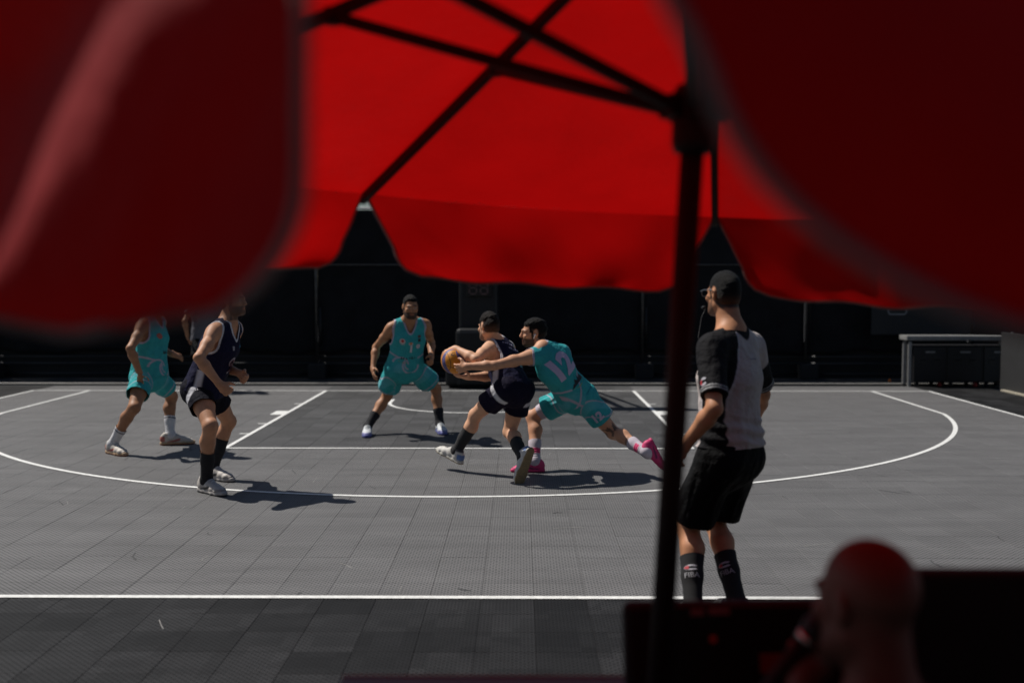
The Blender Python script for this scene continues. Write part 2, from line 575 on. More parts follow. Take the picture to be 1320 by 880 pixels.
# painted lines -------------------------------------------------------
M_LINE = mat('white_line_paint', (.72, .72, .70), .62, var=(26, .16))
ZL = .0042
def strip(name, pts, closed=False):
    """pts: list of (inner, outer) point pairs"""
    V = []; Fc = []
    for a, b in pts: V += [(*a, ZL), (*b, ZL)]
    for i in range(len(pts) - 1): Fc.append((2 * i, 2 * i + 1, 2 * i + 3, 2 * i + 2))
    me = bpy.data.meshes.new(name); me.from_pydata(V, [], Fc)
    bm = bmesh.new(); bm.from_mesh(me); bmesh.ops.recalc_face_normals(bm, faces=bm.faces[:])
    for f in bm.faces:
        if f.normal.z < 0: f.normal_flip()
    bm.to_mesh(me); bm.free()
    return link(name, me, floor, M_LINE)
def rect(name, x0, y0, x1, y1): return strip(name, [((x0, y0), (x0, y1)), ((x1, y0), (x1, y1))])
LW = .05
rect('end_line', KX - HX - LW, END_Y - LW, KX + HX + LW, END_Y)
rect('baseline', KX - HX - LW, BASE_Y, KX + HX + LW, BASE_Y + LW)
for sg in (-1, 1):
    x = KX + sg * (HX + LW / 2); rect('sideline', x - LW / 2, END_Y + .0005, x + LW / 2, BASE_Y - .0005)
    x = KX + sg * (2.45 - LW / 2)
    rect('lane_line', x - LW / 2, BASE_Y - 5.8 + LW + .0005, x + LW / 2, BASE_Y - .0005)
    xo = KX + sg * 2.4505
    for d, w in ((1.75, .05), (2.6, .40), (3.85, .05), (4.7, .05)):
        xa, xb = sorted((xo, xo + sg * (.10 if w < .1 else .16)))
        if w > .1: xa, xb = sorted((xo, xo + sg * .16))
        y = BASE_Y - d
        rect('lane_mark', xa, y - w, xb, y)
rect('free_throw_line', KX - 2.45, BASE_Y - 5.8, KX + 2.45, BASE_Y - 5.8 + LW)
HY = BASE_Y - 1.575
R2 = 6.725; xs = 6.6 * .938
RX = R2 * .938
al = math.acos(xs / RX)
pts = [((KX - xs + LW, BASE_Y - .0005), (KX - xs, BASE_Y - .0005))]
for k in range(97):
    a = math.pi + al + (math.pi - 2 * al) * k / 96
    pts.append(((KX + (RX - LW) * math.cos(a), HY + (R2 - LW) * math.sin(a)), (KX + RX * math.cos(a), HY + R2 * math.sin(a))))
pts.append(((KX + xs - LW, BASE_Y - .0005), (KX + xs, BASE_Y - .0005)))
strip('two_point_line', pts)
pts = [((KX - 1.19, HY + .37), (KX - 1.24, HY + .37))]
for k in range(41):
    a = math.pi + math.pi * k / 40
    pts.append(((KX + 1.19 * math.cos(a), HY + 1.19 * math.sin(a)), (KX + 1.24 * math.cos(a), HY + 1.24 * math.sin(a))))
pts.append(((KX + 1.19, HY + .37), (KX + 1.24, HY + .37)))
strip('no_charge_line', pts)

# scuffs and scratches on the tiles
def scuffs(light):
    def f(bm):
        r = random.Random(5 if light else 9)
        for _ in range(70 if light else 60):
            x, y = r.uniform(-6.5, 6), r.uniform(5.0, 15); a = r.uniform(-.5, .5) + (1.9 if r.random() < .35 else 0)
            L_, w = r.uniform(.05, .26), r.uniform(.003, .007) if light else r.uniform(.006, .014)
            dx, dy = math.cos(a) * L_ / 2, math.sin(a) * L_ / 2; nx, ny = -math.sin(a) * w / 2, math.cos(a) * w / 2
            bd = r.uniform(-.02, .02)
            pts = [(x - dx, y - dy), (x + nx * 2 + bd * .3, y + ny * 2 + bd), (x + dx, y + dy)]
            V = []
            for q in pts: V.append((bm.verts.new((q[0] + nx, q[1] + ny, .0022)), bm.verts.new((q[0] - nx, q[1] - ny, .0022))))
            for A, B in zip(V, V[1:]): bm.faces.new((A[0], A[1], B[1], B[0]))
    return f
tag(bm_obj('scuff_marks', scuffs(True), floor, mat('pale_scuff', (.24, .235, .225), .8)), kind='stuff')
tag(bm_obj('rubber_marks', scuffs(False), floor, mat('rubber_scuff', (.05, .05, .052), .8)), kind='stuff')

# floor edging, kerb strip
YT = Y0F + NROW * TP
edge_m = mat('black_edge_ramp', (.02, .02, .021), .7, var=(8, .2))
def ramp(bm):
    V = [bm.verts.new(p) for p in ((X0F, YT + .004, 0), (X1F, YT + .004, 0), (X1F, YT + .10, -.036), (X0F, YT + .10, -.036))]
    bm.faces.new(V)
bm_obj('floor_edging', ramp, floor, edge_m)
sunlit = tag(box_obj('sunlit_strip', ((X0F + X1F) / 2 - 2, 18.2, -.022), (22, .10, .044), None, M_SUNLIT_STRIP, .006), kind='structure')  # pale strip standing in for a line of sunlight on the ground
kerb2 = tag(box_obj('side_kerb', (X1F + .07, 12.2, -.012), (.10, 9.6, .06), None, mat('cream_edge_strip', (.30, .27, .21), .85, var=(12, .15), bump=(60, .3, .003)), .006), kind='structure')

# ------------------------------------------------------------------ back fence with black cloth
FY = 19.5
fence = thing('windscreen_fence', 'long black cloth covered fence closing the court behind the hoop', 'fence', (0, FY, 0))
post_x = [-.75 + 2.95 * k for k in range(-4, 5)]
lit = mat('steel_post', (.10, .095, .09), .45, .7, var=(15, .3))
for k, x in enumerate(post_x):
    tube_obj('post', [(x, -.055, -.04), (x, -.055, 3.06)], .024, fence, lit)
    tube_obj('brace', [(x + .07, -.04, .55), (x + .07, -.04, 1.25 if k % 2 else 3.0)], .016, fence, M_BLACK_METAL)
    box_obj('base_block', (x + .03, -.10, .10), (.32, .30, .28), fence, M_RUBBER, .02)
    if k < 8:
        def cloth(bm, k=k, x=x):
            nx, nz = 36, 28; g = []
            for i in range(nx + 1):
                r = []
                for j in range(nz + 1):
                    u = i / nx; w = j / nz
                    hemz = .43 + .035 * math.sin(u * 6.28 * 1.5 + k * 1.7) + .02 * math.sin(u * 6.28 * 4 + k)
                    z = hemz + (3.0 - hemz) * w
                    y = .02 + .06 * math.sin(math.pi * u) * math.sin(math.pi * w) * math.sin(k * 2.1 + 1) + .012 * math.sin(u * 19 + k + w * 3) * (1 - w * .7) + .008 * math.sin(w * 14 + 5 * u)
                    r.append(bm.verts.new((x + .012 + u * 2.926, y, z)))
                g.append(r)
            for i in range(nx):
                for j in range(nz): bm.faces.new((g[i][j], g[i + 1][j], g[i + 1][j + 1], g[i][j + 1])).smooth = True
        c = bm_obj('cloth_panel', cloth, fence, M_SCREEN_CLOTH)
        s_ = c.modifiers.new('thickness', 'SOLIDIFY'); s_.thickness = .004
        tube_obj('rail', [(x + .03, -.05, 2.02), (x + 2.92, -.05, 2.02)], .014, fence, lit)
        tube_obj('rail', [(x + .03, -.03, 3.03), (x + 2.92, -.03, 3.03)], .02, fence, M_WHITE if False else mat('pale_top_rail', (.5, .5, .5), .5) if k == 0 else bpy.data.materials['pale_top_rail'])
        for z, r_ in ((.36, .016), (.235, .02), (.05, .018)):
            tube_obj('rail', [(x + .03, -.05, z), (x + 2.92, -.05, z)], r_, fence, M_BLACK_METAL)
        box_obj('kick_board', (x + 1.475, .12, .29), (2.946, .02, .66), fence, M_RUBBER)

sky_blocker = thing('unseen_sky_blocker', 'added black cloth screen behind the viewer, unseen, blocking sky light', 'fence', (0, -3.2, 0))  # added out of view to keep sky light off the announcer and canopy
for k in range(8):
    x = -11.8 + 2.95 * k
    tube_obj('post', [(x, 0, -.04), (x, 0, 6.0)], .03, sky_blocker, M_BLACK_METAL)
    if k < 7: box_obj('cloth_panel', (x + 1.475, .04, 3.0), (2.93, .008, 5.9), sky_blocker, M_SCREEN_CLOTH)

net = thing('ball_net', 'pale ball stop netting standing above the black fence', 'net', (0, FY + .35, 0))
def netm(bm):
    for i in range(430):
        x = -12.2 + i * .055
        add_box(bm, (x, 0, 3.95), (.004, .004, 2.0))
    for j in range(37):
        add_box(bm, (-.4, .005, 2.97 + j * .055), (23.7, .004, .004))
bm_obj('mesh_net', netm, net, mat('dark_net_cord', (.05, .06, .06), .8))
for x in (-12.3, -6.4, -.5, 5.4, 11.4): tube_obj('pole', [(x, .03, -.04), (x, .03, 5.0)], .03, net, M_BLACK_METAL)

# ------------------------------------------------------------------ hoop
hoop = thing('basketball_hoop', 'portable basketball hoop with black padded base and shot clock behind the baseline', 'basketball hoop', (-.69, 17.3, 0))
box_obj('base', (0.0, .75, .28), (1.05, 1.55, .50), hoop, M_PAD, .05)
box_obj('base_pad', (-.01, .06, .485), (.70, .22, .96), hoop, M_PAD, .07)
box_obj('column_pad', (.0, .34, 1.36), (.635, .20, 1.25), hoop, M_PAD, .045)
bar_obj('mast', (0, .62, .5), (0, .35, 2.75), .18, .18, hoop, M_BLACK_METAL, .01)
for sx in (-.16, .16):
    bar_obj('arm', (sx, .42, 2.55), (sx * .8, -1.48, 3.12), .06, .10, hoop, M_BLACK_METAL, .005)
    bar_obj('arm', (sx, .40, 2.78), (sx * .8, -1.48, 3.62), .05, .05, hoop, M_BLACK_METAL, .005)
bb = box_obj('backboard', (.04, -1.60, 3.425), (1.8, .04, 1.05), hoop, mat('backboard_glass', (.45, .5, .52), .15), .004)
for c, sz in (((.04, -1.625, 3.925), (1.8, .006, .05)), ((.04, -1.625, 2.925), (1.8, .006, .05)), ((-.835, -1.625, 3.425), (.05, .006, .948)), ((.915, -1.625, 3.425), (.05, .006, .948)),
              ((.04, -1.625, 3.475), (.59, .006, .05)), ((.04, -1.625, 3.075), (.59, .006, .05)), ((-.23, -1.625, 3.275), (.05, .006, .348)), ((.31, -1.625, 3.275), (.05, .006, .348))):
    box_obj('board_line', c, sz, bb, M_WHITE)
rim_m = mat('orange_rim', (.55, .10, .01), .4, .3)
def rimf(bm):
    add_tube(bm, [(.04 + .225 * math.cos(a), -1.99 + .225 * math.sin(a), 3.05) for a in [2 * math.pi * k / 32 for k in range(33)]], .009, 8, False)
    add_box(bm, (.04, -1.70, 3.03), (.16, .15, .05))
rim = bm_obj('rim', rimf, hoop, rim_m)
def netf(bm):
    for k in range(12):
        for sg in (-1, 1):
            pts = []
            for j in range(7):
                a = 2 * math.pi * (k + sg * j * .5) / 12; r = .222 - .10 * smoothf(j / 6)
                pts.append((.04 + r * math.cos(a), -1.99 + r * math.sin(a), 3.04 - j * .065))
            add_tube(bm, pts, .003, 4, False)
def smoothf(t): return t * t * (3 - 2 * t)
bm_obj('hoop_net', netf, rim, M_WHITE)
clk = box_obj('shot_clock', (.005, .19, 1.64), (.40, .09, .32), hoop, mat('clock_case', (.006, .006, .007), .3), .01)
M_LED = mat('unlit_red_digit', (.11, .065, .065), .45)
def digit8(cx):
    def f(bm):
        w, h, t = .115, .20, .024
        for z in (-h / 2, 0, h / 2): add_box(bm, (cx, .142, 1.62 + z), (w - t * 1.3, .006, t))
        for sx in (-1, 1):
            for z in (-h / 4, h / 4): add_box(bm, (cx + sx * w / 2, .142, 1.62 + z), (t, .006, h / 2 - t * 1.15))
    return f
for cx in (-.085, .095): bm_obj('digit', digit8(cx), clk, M_LED)

# ------------------------------------------------------------------ far right: counter, cases, barrier board, banner
tb = thing('counter_table', 'long grey topped counter table standing by the far right corner', 'table', (7.0, 17.75, 0))
M_TOP = mat('grey_worktop', (.19, .19, .185), .55, var=(9, .12))
box_obj('tabletop', (.16, 0, .80), (1.72, .36, .075), tb, M_TOP, .008)
for sx in (-.63, .96):
    for sy in (-.12, .12): bar_obj('leg', (sx, sy, -.036), (sx, sy, .742), .05, .05, tb, M_GREY_METAL, .004)
M_CASE = mat('case_black_laminate', (.009, .009, .011), .45, bump=(90, .3, .002), var=(6, .2))
red_m = mat('red_castor', (.35, .03, .02), .5)
def flight_case(x, w, label, grp):
    t = thing('flight_case', label, 'flight case', (x, 17.95, -.036), grp)
    box_obj('box', (0, 0, .40), (w, .5, .58), t, M_CASE, .012)
    box_obj('lid', (0, 0, .697), (w, .5, .008), t, M_CASE, .003)
    for sx in (-1, 1):
        box_obj('edge_strip', (sx * (w / 2 + .001), -.249, .40), (.022, .022, .59), t, M_BLACK_METAL, .004)
        r_ = box_obj('recess_handle', (sx * w * .22, -.251, .47), (w * .24, .012, .10), t, M_BLACK_METAL, .004)
        bar_obj('grip', (sx * w * .22 - w * .09, -.262, .47), (sx * w * .22 + w * .09, -.262, .47), .012, .018, r_, M_BLACK_PLASTIC)
        for sy in (-.18, .18):
            def wheel(bm, sx=sx, sy=sy): add_tube(bm, [(sx * w * .36 - .018, sy, .052), (sx * w * .36 + .018, sy, .052)], .05, 14)
            bm_obj('castor', wheel, t, red_m if sy < 0 and sx > 0 else M_RUBBER)
    box_obj('name_plate', (0, -.254, .60), (w * .3, .006, .025), t, M_GREY_METAL)
    return t
flight_case(6.735, .52, 'leftmost black flight case on castors beneath the grey counter', 'flight cases under the counter')
flight_case(7.31, .56, 'middle black flight case on castors beneath the grey counter', 'flight cases under the counter')
flight_case(7.85, .44, 'right black flight case half hidden by the grey barrier board', 'flight cases under the counter')
bo = thing('barrier_board', 'dark grey barrier board standing along the right edge of the court', 'barrier', (7.66, 17.2, 0))
M_BOARD = mat('grey_board', (.017, .017, .018), .7, var=(5, .12), bump=(40, .2, .003))
for k in range(3):
    y = -.02 - k * 1.85
    box_obj('panel', (.02, y - .92, .445), (.05, 1.83, .96), bo, M_BOARD, .006)
    for sy in (-.35, -1.45): box_obj('clip', (.02, y + sy, .935), (.03, .04, .02), bo, M_GREY_METAL)
    bar_obj('strut', (.05, y - .05, .80), (.36, y - .05, -.03), .035, .035, bo, M_BLACK_METAL)
ban = thing('banner', 'black banner with a rounded square emblem hung on the right of the fence', 'banner', (7.0, 19.14, 0))
box_obj('sheet', (.1, 0, 1.56), (1.75, .02, 1.56), ban, mat('banner_cloth', (.020, .020, .021), .8, var=(3, .15), bump=(6, .4, .01)), .003)
M_WPRINT = mat('white_print', (.30, .30, .32), .7)
def emblem(bm):
    w, h, t, r = .32, .32, .018, .05
    for sx, sz, lx, lz in ((0, -h / 2, w - 2 * r, t), (0, h / 2, w - 2 * r, t), (-w / 2, 0, t, .07), (w / 2, 0, t, .07), (-w / 2, -.09, t, .05), (w / 2, -.09, t, .05), (-w / 2, .09, t, .05), (w / 2, .09, t, .05)):
        add_box(bm, (-.32 + sx, -.013, 1.30 + sz), (lx, .004, lz))
    for qx, qz in ((-1, -1), (1, -1), (1, 1), (-1, 1)):
        for k in range(4):
            a = math.atan2(qz, qx) + (k - 1.5) * math.pi / 8
            add_box(bm, (-.32 + qx * (w / 2 - r) + r * math.cos(a), -.013, 1.30 + qz * (h / 2 - r) + r * math.sin(a)), (t, .004, t))
bm_obj('emblem_frame', emblem, ban, M_WPRINT)
me3 = text_mesh('3', .30, .002)
for v in me3.vertices: v.co = (-.32 - v.co.y * .8, -.013, 1.30 + v.co.x * 1.0)
link('emblem_digit', me3, ban, M_WPRINT)
mk = thing('marker_cone', 'tiny orange marker cone on the ground below the fence', 'cone', (6.49, 18.9, -.038))
def conef(bm): add_tube(bm, [(0, 0, 0), (0, 0, .008), (0, 0, .06)], [.03, .028, .008], 12)
bm_obj('cone_body', conef, mk, mat('orange_plastic', (.8, .2, .02), .5))
# made-up black cable, a dark line in place of thin shadows on the ground
M_SHADOW_LINE = mat('shadow_line_black', (.008, .008, .008), .5)
cb = tube_obj('shadow_line', [(-9.2 + .35 * k, 17.83 + .02 * math.sin(k * .7), -.0 + .012) for k in range(48)], .016, None, M_SHADOW_LINE, 8)
tag(cb, 'black cable added in place of a thin shadow along the far court edge', 'cable')
# ------------------------------------------------------------------ red parasol
PB = Vector((.2795, 2.46, 0.0)); PA = Vector((.0532, 0, .99858)).normalized()       # foot and axis of the leaning pole
def on_axis(z): return PB + PA * (z / PA.z)
PC = on_axis(2.009)                                    # centre of the rim
RR = 1.764
pu = Vector((1, 0, 0)); pu = (pu - PA * pu.dot(PA)).normalized(); pv = PA.cross(pu)
AP = PC + PA * .72
A0 = math.radians(78.0)
def corner(k, r=RR, dz=0.0):
    a = A0 + k * math.pi / 4
    return PC + (pu * math.cos(a) + pv * math.sin(a)) * r + PA * dz
def fabric(name, dcol, tcol, tw):
    m = bpy.data.materials.new(name); m.use_nodes = True
    nt = m.node_tree; nt.nodes.clear(); N = nt.nodes.new; L = nt.links.new
    out = N('ShaderNodeOutputMaterial'); d = N('ShaderNodeBsdfPrincipled'); d.inputs['Roughness'].default_value = .7; d.inputs['Specular IOR Level'].default_value = .25; d.inputs['Sheen Weight'].default_value = .24; d.inputs['Sheen Roughness'].default_value = .4; d.inputs['Sheen Tint'].default_value = (1, .28, .28, 1); t = N('ShaderNodeBsdfTranslucent'); mx = N('ShaderNodeMixShader')
    n = N('ShaderNodeTexNoise'); n.inputs['Scale'].default_value = 5; n.inputs['Detail'].default_value = 5
    tc = N('ShaderNodeTexCoord'); L(tc.outputs['Object'], n.inputs['Vector'])
    r = N('ShaderNodeMapRange'); r.inputs[3].default_value = .85; r.inputs[4].default_value = 1.15; L(n.outputs[0], r.inputs[0])
    for sh, col in ((d, dcol), (t, tcol)):
        s_ = N('ShaderNodeVectorMath'); s_.operation = 'SCALE'; s_.inputs[0].default_value = col; L(r.outputs[0], s_.inputs['Scale']); L(s_.outputs[0], sh.inputs['Base Color' if sh is d else 'Color'])
    wv = N('ShaderNodeTexNoise'); wv.inputs['Scale'].default_value = 18; wv.inputs['Detail'].default_value = 3; L(tc.outputs['Object'], wv.inputs['Vector'])
    bp = N('ShaderNodeBump'); bp.inputs['Strength'].default_value = .5; bp.inputs['Distance'].default_value = .016; L(wv.outputs[0], bp.inputs['Height'])
    L(bp.outputs[0], d.inputs['Normal'])
    mx.inputs[0].default_value = tw
    L(d.outputs[0], mx.inputs[1]); L(t.outputs[0], mx.inputs[2]); L(mx.outputs[0], out.inputs[0])
    return m
M_RED = fabric('red_canopy_cloth', (.34, .006, .010), (.455, .003, .003), .44)
M_TRIM = mat('pale_edge_binding', (.29, .21, .20), .85)
par = thing('parasol', 'large octagonal red parasol with black leaning pole over the scorer desk', 'parasol', (PB.x, PB.y, 0))
def pl(p): return Vector(p) - Vector((PB.x, PB.y, 0))
tube_obj('pole', [pl(on_axis(-.03)), pl(on_axis(2.80))], .027, par, M_POLE, 20)
box_obj('pole_base', pl(Vector((PB.x, PB.y, .01))), (.55, .55, .09), par, M_BLACK_PLASTIC, .02)
hub_z = 2.123
def hubf(bm):
    add_tube(bm, [pl(on_axis(z)) for z in (hub_z - .09, hub_z - .07, hub_z + .042, hub_z + .06)], [.041, .048, .050, .043], 20)
    for k in range(8):
        d = (corner(k) - PC).normalized()
        add_bar(bm, pl(on_axis(hub_z + .01)), pl(on_axis(hub_z + .01) + d * .078), .026, .048)
bm_obj('runner_hub', hubf, par, M_POLE)
bm_obj('finial', lambda bm: add_tube(bm, [pl(on_axis(z)) for z in (2.72, 2.80, 2.85)], [.036, .033, .012], 16), par, M_POLE)
for k in range(8):
    c = corner(k)
    top = AP - PA * .03
    rib = bar_obj('rib', pl(top), pl(c - PA * .024 + (c - PC).normalized() * .012), .024, .031, par, M_POLE, .003, up=PA)
    bm_obj('rib_tip', lambda bm, c=c: add_tube(bm, [pl(c - PA * .006 - (c - PC).normalized() * .02), pl(c - PA * .02 + (c - PC).normalized() * .025)], [.014, .011], 10), rib, M_TRIM if k == 1 else M_POLE)
    mid = top.lerp(c, .50) - PA * .016
    st_ = bar_obj('strut', pl(on_axis(hub_z + .005) + (c - PC).normalized() * .05), pl(mid), .022, .028, par, M_POLE, .003, up=PA)
    bm_obj('joint', lambda bm, m_=mid: add_tube(bm, [pl(m_ + PA * .02), pl(m_ - PA * .02)], .02, 10), st_, M_POLE)
def panel_pt(k, u, w):
    """u across 0..1 between ribs, w from apex 0 to rim 1, with slack"""
    a, b = corner(k), corner(k + 1)
    e = a.lerp(b, u)
    p = AP.lerp(e, w)
    sag = .042 * math.sin(math.pi * u) * math.sin(math.pi * min(w, 1) * .9) * w
    return p - PA * sag
for k in range(8):
    def roof(bm, k=k):
        n, m_ = 14, 14
        g = [[bm.verts.new(pl(panel_pt(k, i / n, .02 + .98 * j / m_))) for i in range(n + 1)] for j in range(m_ + 1)]
        for j in range(m_):
            for i in range(n): bm.faces.new((g[j][i], g[j][i + 1], g[j + 1][i + 1], g[j + 1][i])).smooth = True
    bm_obj('canopy_panel', roof, par, M_RED)
VD = {0: .294, 1: .282, 2: .288, 3: .350, 4: .310, 5: .282, 6: .288, 7: .294}
def valance_pts(k, n=48, m_=14):
    a, b = corner(k), corner(k + 1)
    d = (b - a); L = d.length; d.normalize()
    out = ((a + b) / 2 - PC); out = (out - PA * out.dot(PA)).normalized()
    H_ = VD[k]; rad = .102 if k not in (3, 4) else (.14 if k == 3 else .19)
    rng = random.Random(k * 13 + 5)
    ph = [rng.uniform(0, 6.28) for _ in range(6)]
    G = []
    for i in range(n + 1):
        u = i / n; col = []
        for j in range(m_ + 1):
            w = j / m_
            # side edges slant inwards and the lower corners are rounded
            dep = w * H_
            ins = .006 + .162 * dep / H_ if dep < H_ - rad else None
            if ins is None:
                t = (dep - (H_ - rad)) / rad
                ins = .006 + .162 * (H_ - rad) / H_ + .060 * (1 - math.sqrt(max(0, 1 - t * t))) * 1.5 + .012 * t
            ins1 = ins
            if k == 3: ins1 = .236 + .025 * w + (ins - .006) * .1
            if k == 4: ins += .029 + .042 * w * w + .15 * w ** 4
            if k == 3 and dep > H_ - .14: ins1 += .23 * (1 - math.sqrt(max(0, 1 - ((dep - H_ + .14) / .14) ** 2)))
            x = ins + (L - ins - ins1) * u
            sagz = -.012 * math.sin(math.pi * u) * w * (1 if k != 0 else .4) + .006 * math.sin(u * 17 + ph[0]) * w
            fo = (.030 * math.sin(math.pi * u) + .020 * math.sin(u * 7.5 + ph[1] + w * 2.2) + .010 * math.sin(u * 16 + ph[2] - w * 3) + .005 * math.sin(u * 31 + ph[3] + w * 5)) * w ** .8
            fo += .012 * math.sin(w * 5 + u * 3 + ph[4]) * w
            if k == 3:                                       # one big fold, turned to the sun on its left slope
                fo = (.14 * smoothf(min(max((u - (.51 - .17 * w)) / (.42 - .20 * w), 0), 1)) - .14 * u) * min(1, w * 6) - .060 * w + .006 * math.sin(u * 23 + w * 6 + ph[2]) * w
            fo += .0035 * math.sin(u * 47 + w * 9 + ph[4]) * math.sin(w * 7 + u * 11 + ph[5]) * w
            p = a + d * x - Vector((0, 0, 1)) * (dep - sagz) + out * (fo + .02 * w)
            # follow the slack rim of the roof panel at the top
            e = panel_pt(k, min(max(x / L, 0), 1), 1.0)
            p += (e - a.lerp(b, min(max(x / L, 0), 1))) * (1 - w)
            col.append(p)
        G.append(col)
    return G
for k in range(8):
    G = valance_pts(k)
    def val(bm, G=G):
        g = [[bm.verts.new(pl(p)) for p in c] for c in G]
        for i in range(len(g) - 1):
            for j in range(len(g[0]) - 1): bm.faces.new((g[i][j], g[i][j + 1], g[i + 1][j + 1], g[i + 1][j])).smooth = True
    vo = bm_obj('valance', val, par, M_RED)
    path = [c for c in G[0]] + [G[i][-1] for i in range(1, len(G) - 1)] + [c for c in reversed(G[-1])]
    def bind(bm, path=path):
        add_tube(bm, [pl(p) for p in path], .0062, 6)
    bm_obj('binding', bind, vo, M_TRIM, True)

# ------------------------------------------------------------------ scorer desk, consoles, microphone
desk = thing('scorer_desk', 'dark scorer desk with a pale front edge at the bottom of the view', 'table', (.75, 2.30, 0))
box_obj('tabletop', (.1, 0, .735), (2.6, .70, .03), desk, mat('desk_laminate', (.03, .03, .032), .5, var=(10, .2)), .004)
box_obj('edge_strip', (.1, .358, .735), (2.6, .016, .034), desk, mat('desk_edge', (.09, .08, .07), .6), .003)
bm_obj('parasol_ring', lambda bm: add_tube(bm, [(PB.x + PA.x * .76 - .75, .16, .748), (PB.x + PA.x * .76 - .75, .16, .762)], [.046, .042], 24), desk, M_BLACK_PLASTIC)
for sx in (-1.1, 1.3):
    for sy in (-.28, .28): bar_obj('leg', (sx, sy, -.03), (sx, sy, .72), .04, .04, desk, M_BLACK_METAL)
con = thing('operator_console', 'black flat console with small red lights on its screen in front of the bald man', 'console', (.583, 2.555, .75))
con.rotation_euler = (0, math.radians(-2.0), math.radians(-4))
tilt = Matrix.Rotation(math.radians(-12), 3, 'X')
box_obj('casing', (0, 0, .112), (.66, .045, .225), con, M_BLACK_PLASTIC, .02, tilt)
scr = box_obj('screen', (.02, -.0262, .105), (.545, .006, .225), con, mat('dark_screen', (.006, .005, .006), .25), .002, tilt)
def scr_pt(x, z, d=.0315): return tilt @ Vector((x, -d, z)) + Vector((0, 0, .125))
M_RL = bpy.data.materials.new('red_indicator'); M_RL.use_nodes = True
_b = M_RL.node_tree.nodes['Principled BSDF']; _b.inputs['Base Color'].default_value = (.16, .008, .008, 1); _b.inputs['Emission Color'].default_value = (1, .03, .02, 1); _b.inputs['Emission Strength'].default_value = .014
M_RD = bpy.data.materials.new('dim_red_field'); M_RD.use_nodes = True
_b = M_RD.node_tree.nodes['Principled BSDF']; _b.inputs['Base Color'].default_value = (.08, .004, .004, 1); _b.inputs['Emission Color'].default_value = (1, .02, .02, 1); _b.inputs['Emission Strength'].default_value = .004
M_PL = mat('grey_label', (.16, .10, .10), .6)
for nm, x, z, w, h, m_ in (('indicator_light', -.115, .012, .016, .016, M_RL), ('indicator_light', .068, .0, .014, .014, M_RL), ('display_field', .035, -.045, .085, .045, M_RD),
                           ('button_label', -.15, .074, .032, .016, M_PL), ('button_label', -.098, .076, .05, .016, M_PL)):
    box_obj(nm, scr_pt(x, z), (w, .004, h), scr, m_, .001, tilt)
bar_obj('stand', (0, .09, 0), (0, .02, .18), .2, .012, con, M_BLACK_PLASTIC)
mon = thing('monitor', 'black monitor seen from behind at the right of the bald man', 'monitor', (1.12, 2.24, .75))
box_obj('casing', (.02, 0, .21), (.64, .05, .36), mon, M_BLACK_PLASTIC, .012)
box_obj('foot', (.02, .0, .012), (.24, .16, .022), mon, M_BLACK_PLASTIC, .006)
bar_obj('stand', (.02, .0, .012), (.02, .0, .12), .05, .02, mon, M_BLACK_PLASTIC)
mic = thing('microphone', 'black handheld microphone with a silver ring held at the mouth', 'microphone', (0, 0, 0))
MP0, MP1 = Vector((.515, 2.035, 1.015)), Vector((.572, 2.018, 1.10))
mic.location = MP0
md = (MP1 - MP0).normalized()
bm_obj('handle', lambda bm: add_tube(bm, [md * -.13, md * -.11, md * .055], [.010, .0115, .017], 16), mic, M_BLACK_PLASTIC, True)
bm_obj('ring', lambda bm: add_tube(bm, [md * .055, md * .066], [.0215, .0215], 18), mic, mat('silver', (.75, .74, .72), .25, 1.0), True)
bm_obj('grille', lambda bm: add_tube(bm, [md * .066, md * .075, md * .09, md * .107, md * .115], [.02, .0255, .027, .02, .008], 18), mic, mat('mic_grille', (.03, .03, .035), .4, .8, bump=(900, .8, .002)), True)
chair = thing('chair', 'plain black chair under the seated bald man', 'chair', (.75, 1.55, 0))
cr = Matrix.Rotation(math.radians(30), 3, 'Z')
box_obj('seat', cr @ Vector((0, 0, .405)), (.44, .44, .03), chair, M_BLACK_PLASTIC, .01, cr)
box_obj('backrest', cr @ Vector((0, -.235, .66)), (.42, .025, .30), chair, M_BLACK_PLASTIC, .01, cr)
for sx in (-.19, .19):
    for sy in (-.19, .19): bar_obj('leg', cr @ Vector((sx, sy, -.03)), cr @ Vector((sx * .95, sy * .95, .39)), .03, .03, chair, M_BLACK_METAL)
    bar_obj('back_post', cr @ Vector((sx, -.225, .39)), cr @ Vector((sx, -.25, .80)), .025, .025, chair, M_BLACK_METAL)
# ------------------------------------------------------------------ people
def ortho(a, ref):
    a = np.asarray(a, float); return unit(a - ref * (a @ ref))

class Body:
    pass

def capped(p, end, ax):
    end, ax = v3(end), unit(ax); f = p.fn
    p.fn = lambda X, Y, Z: np.maximum(f(X, Y, Z), (X - end[0]) * ax[0] + (Y - end[1]) * ax[1] + (Z - end[2]) * ax[2])
    return p

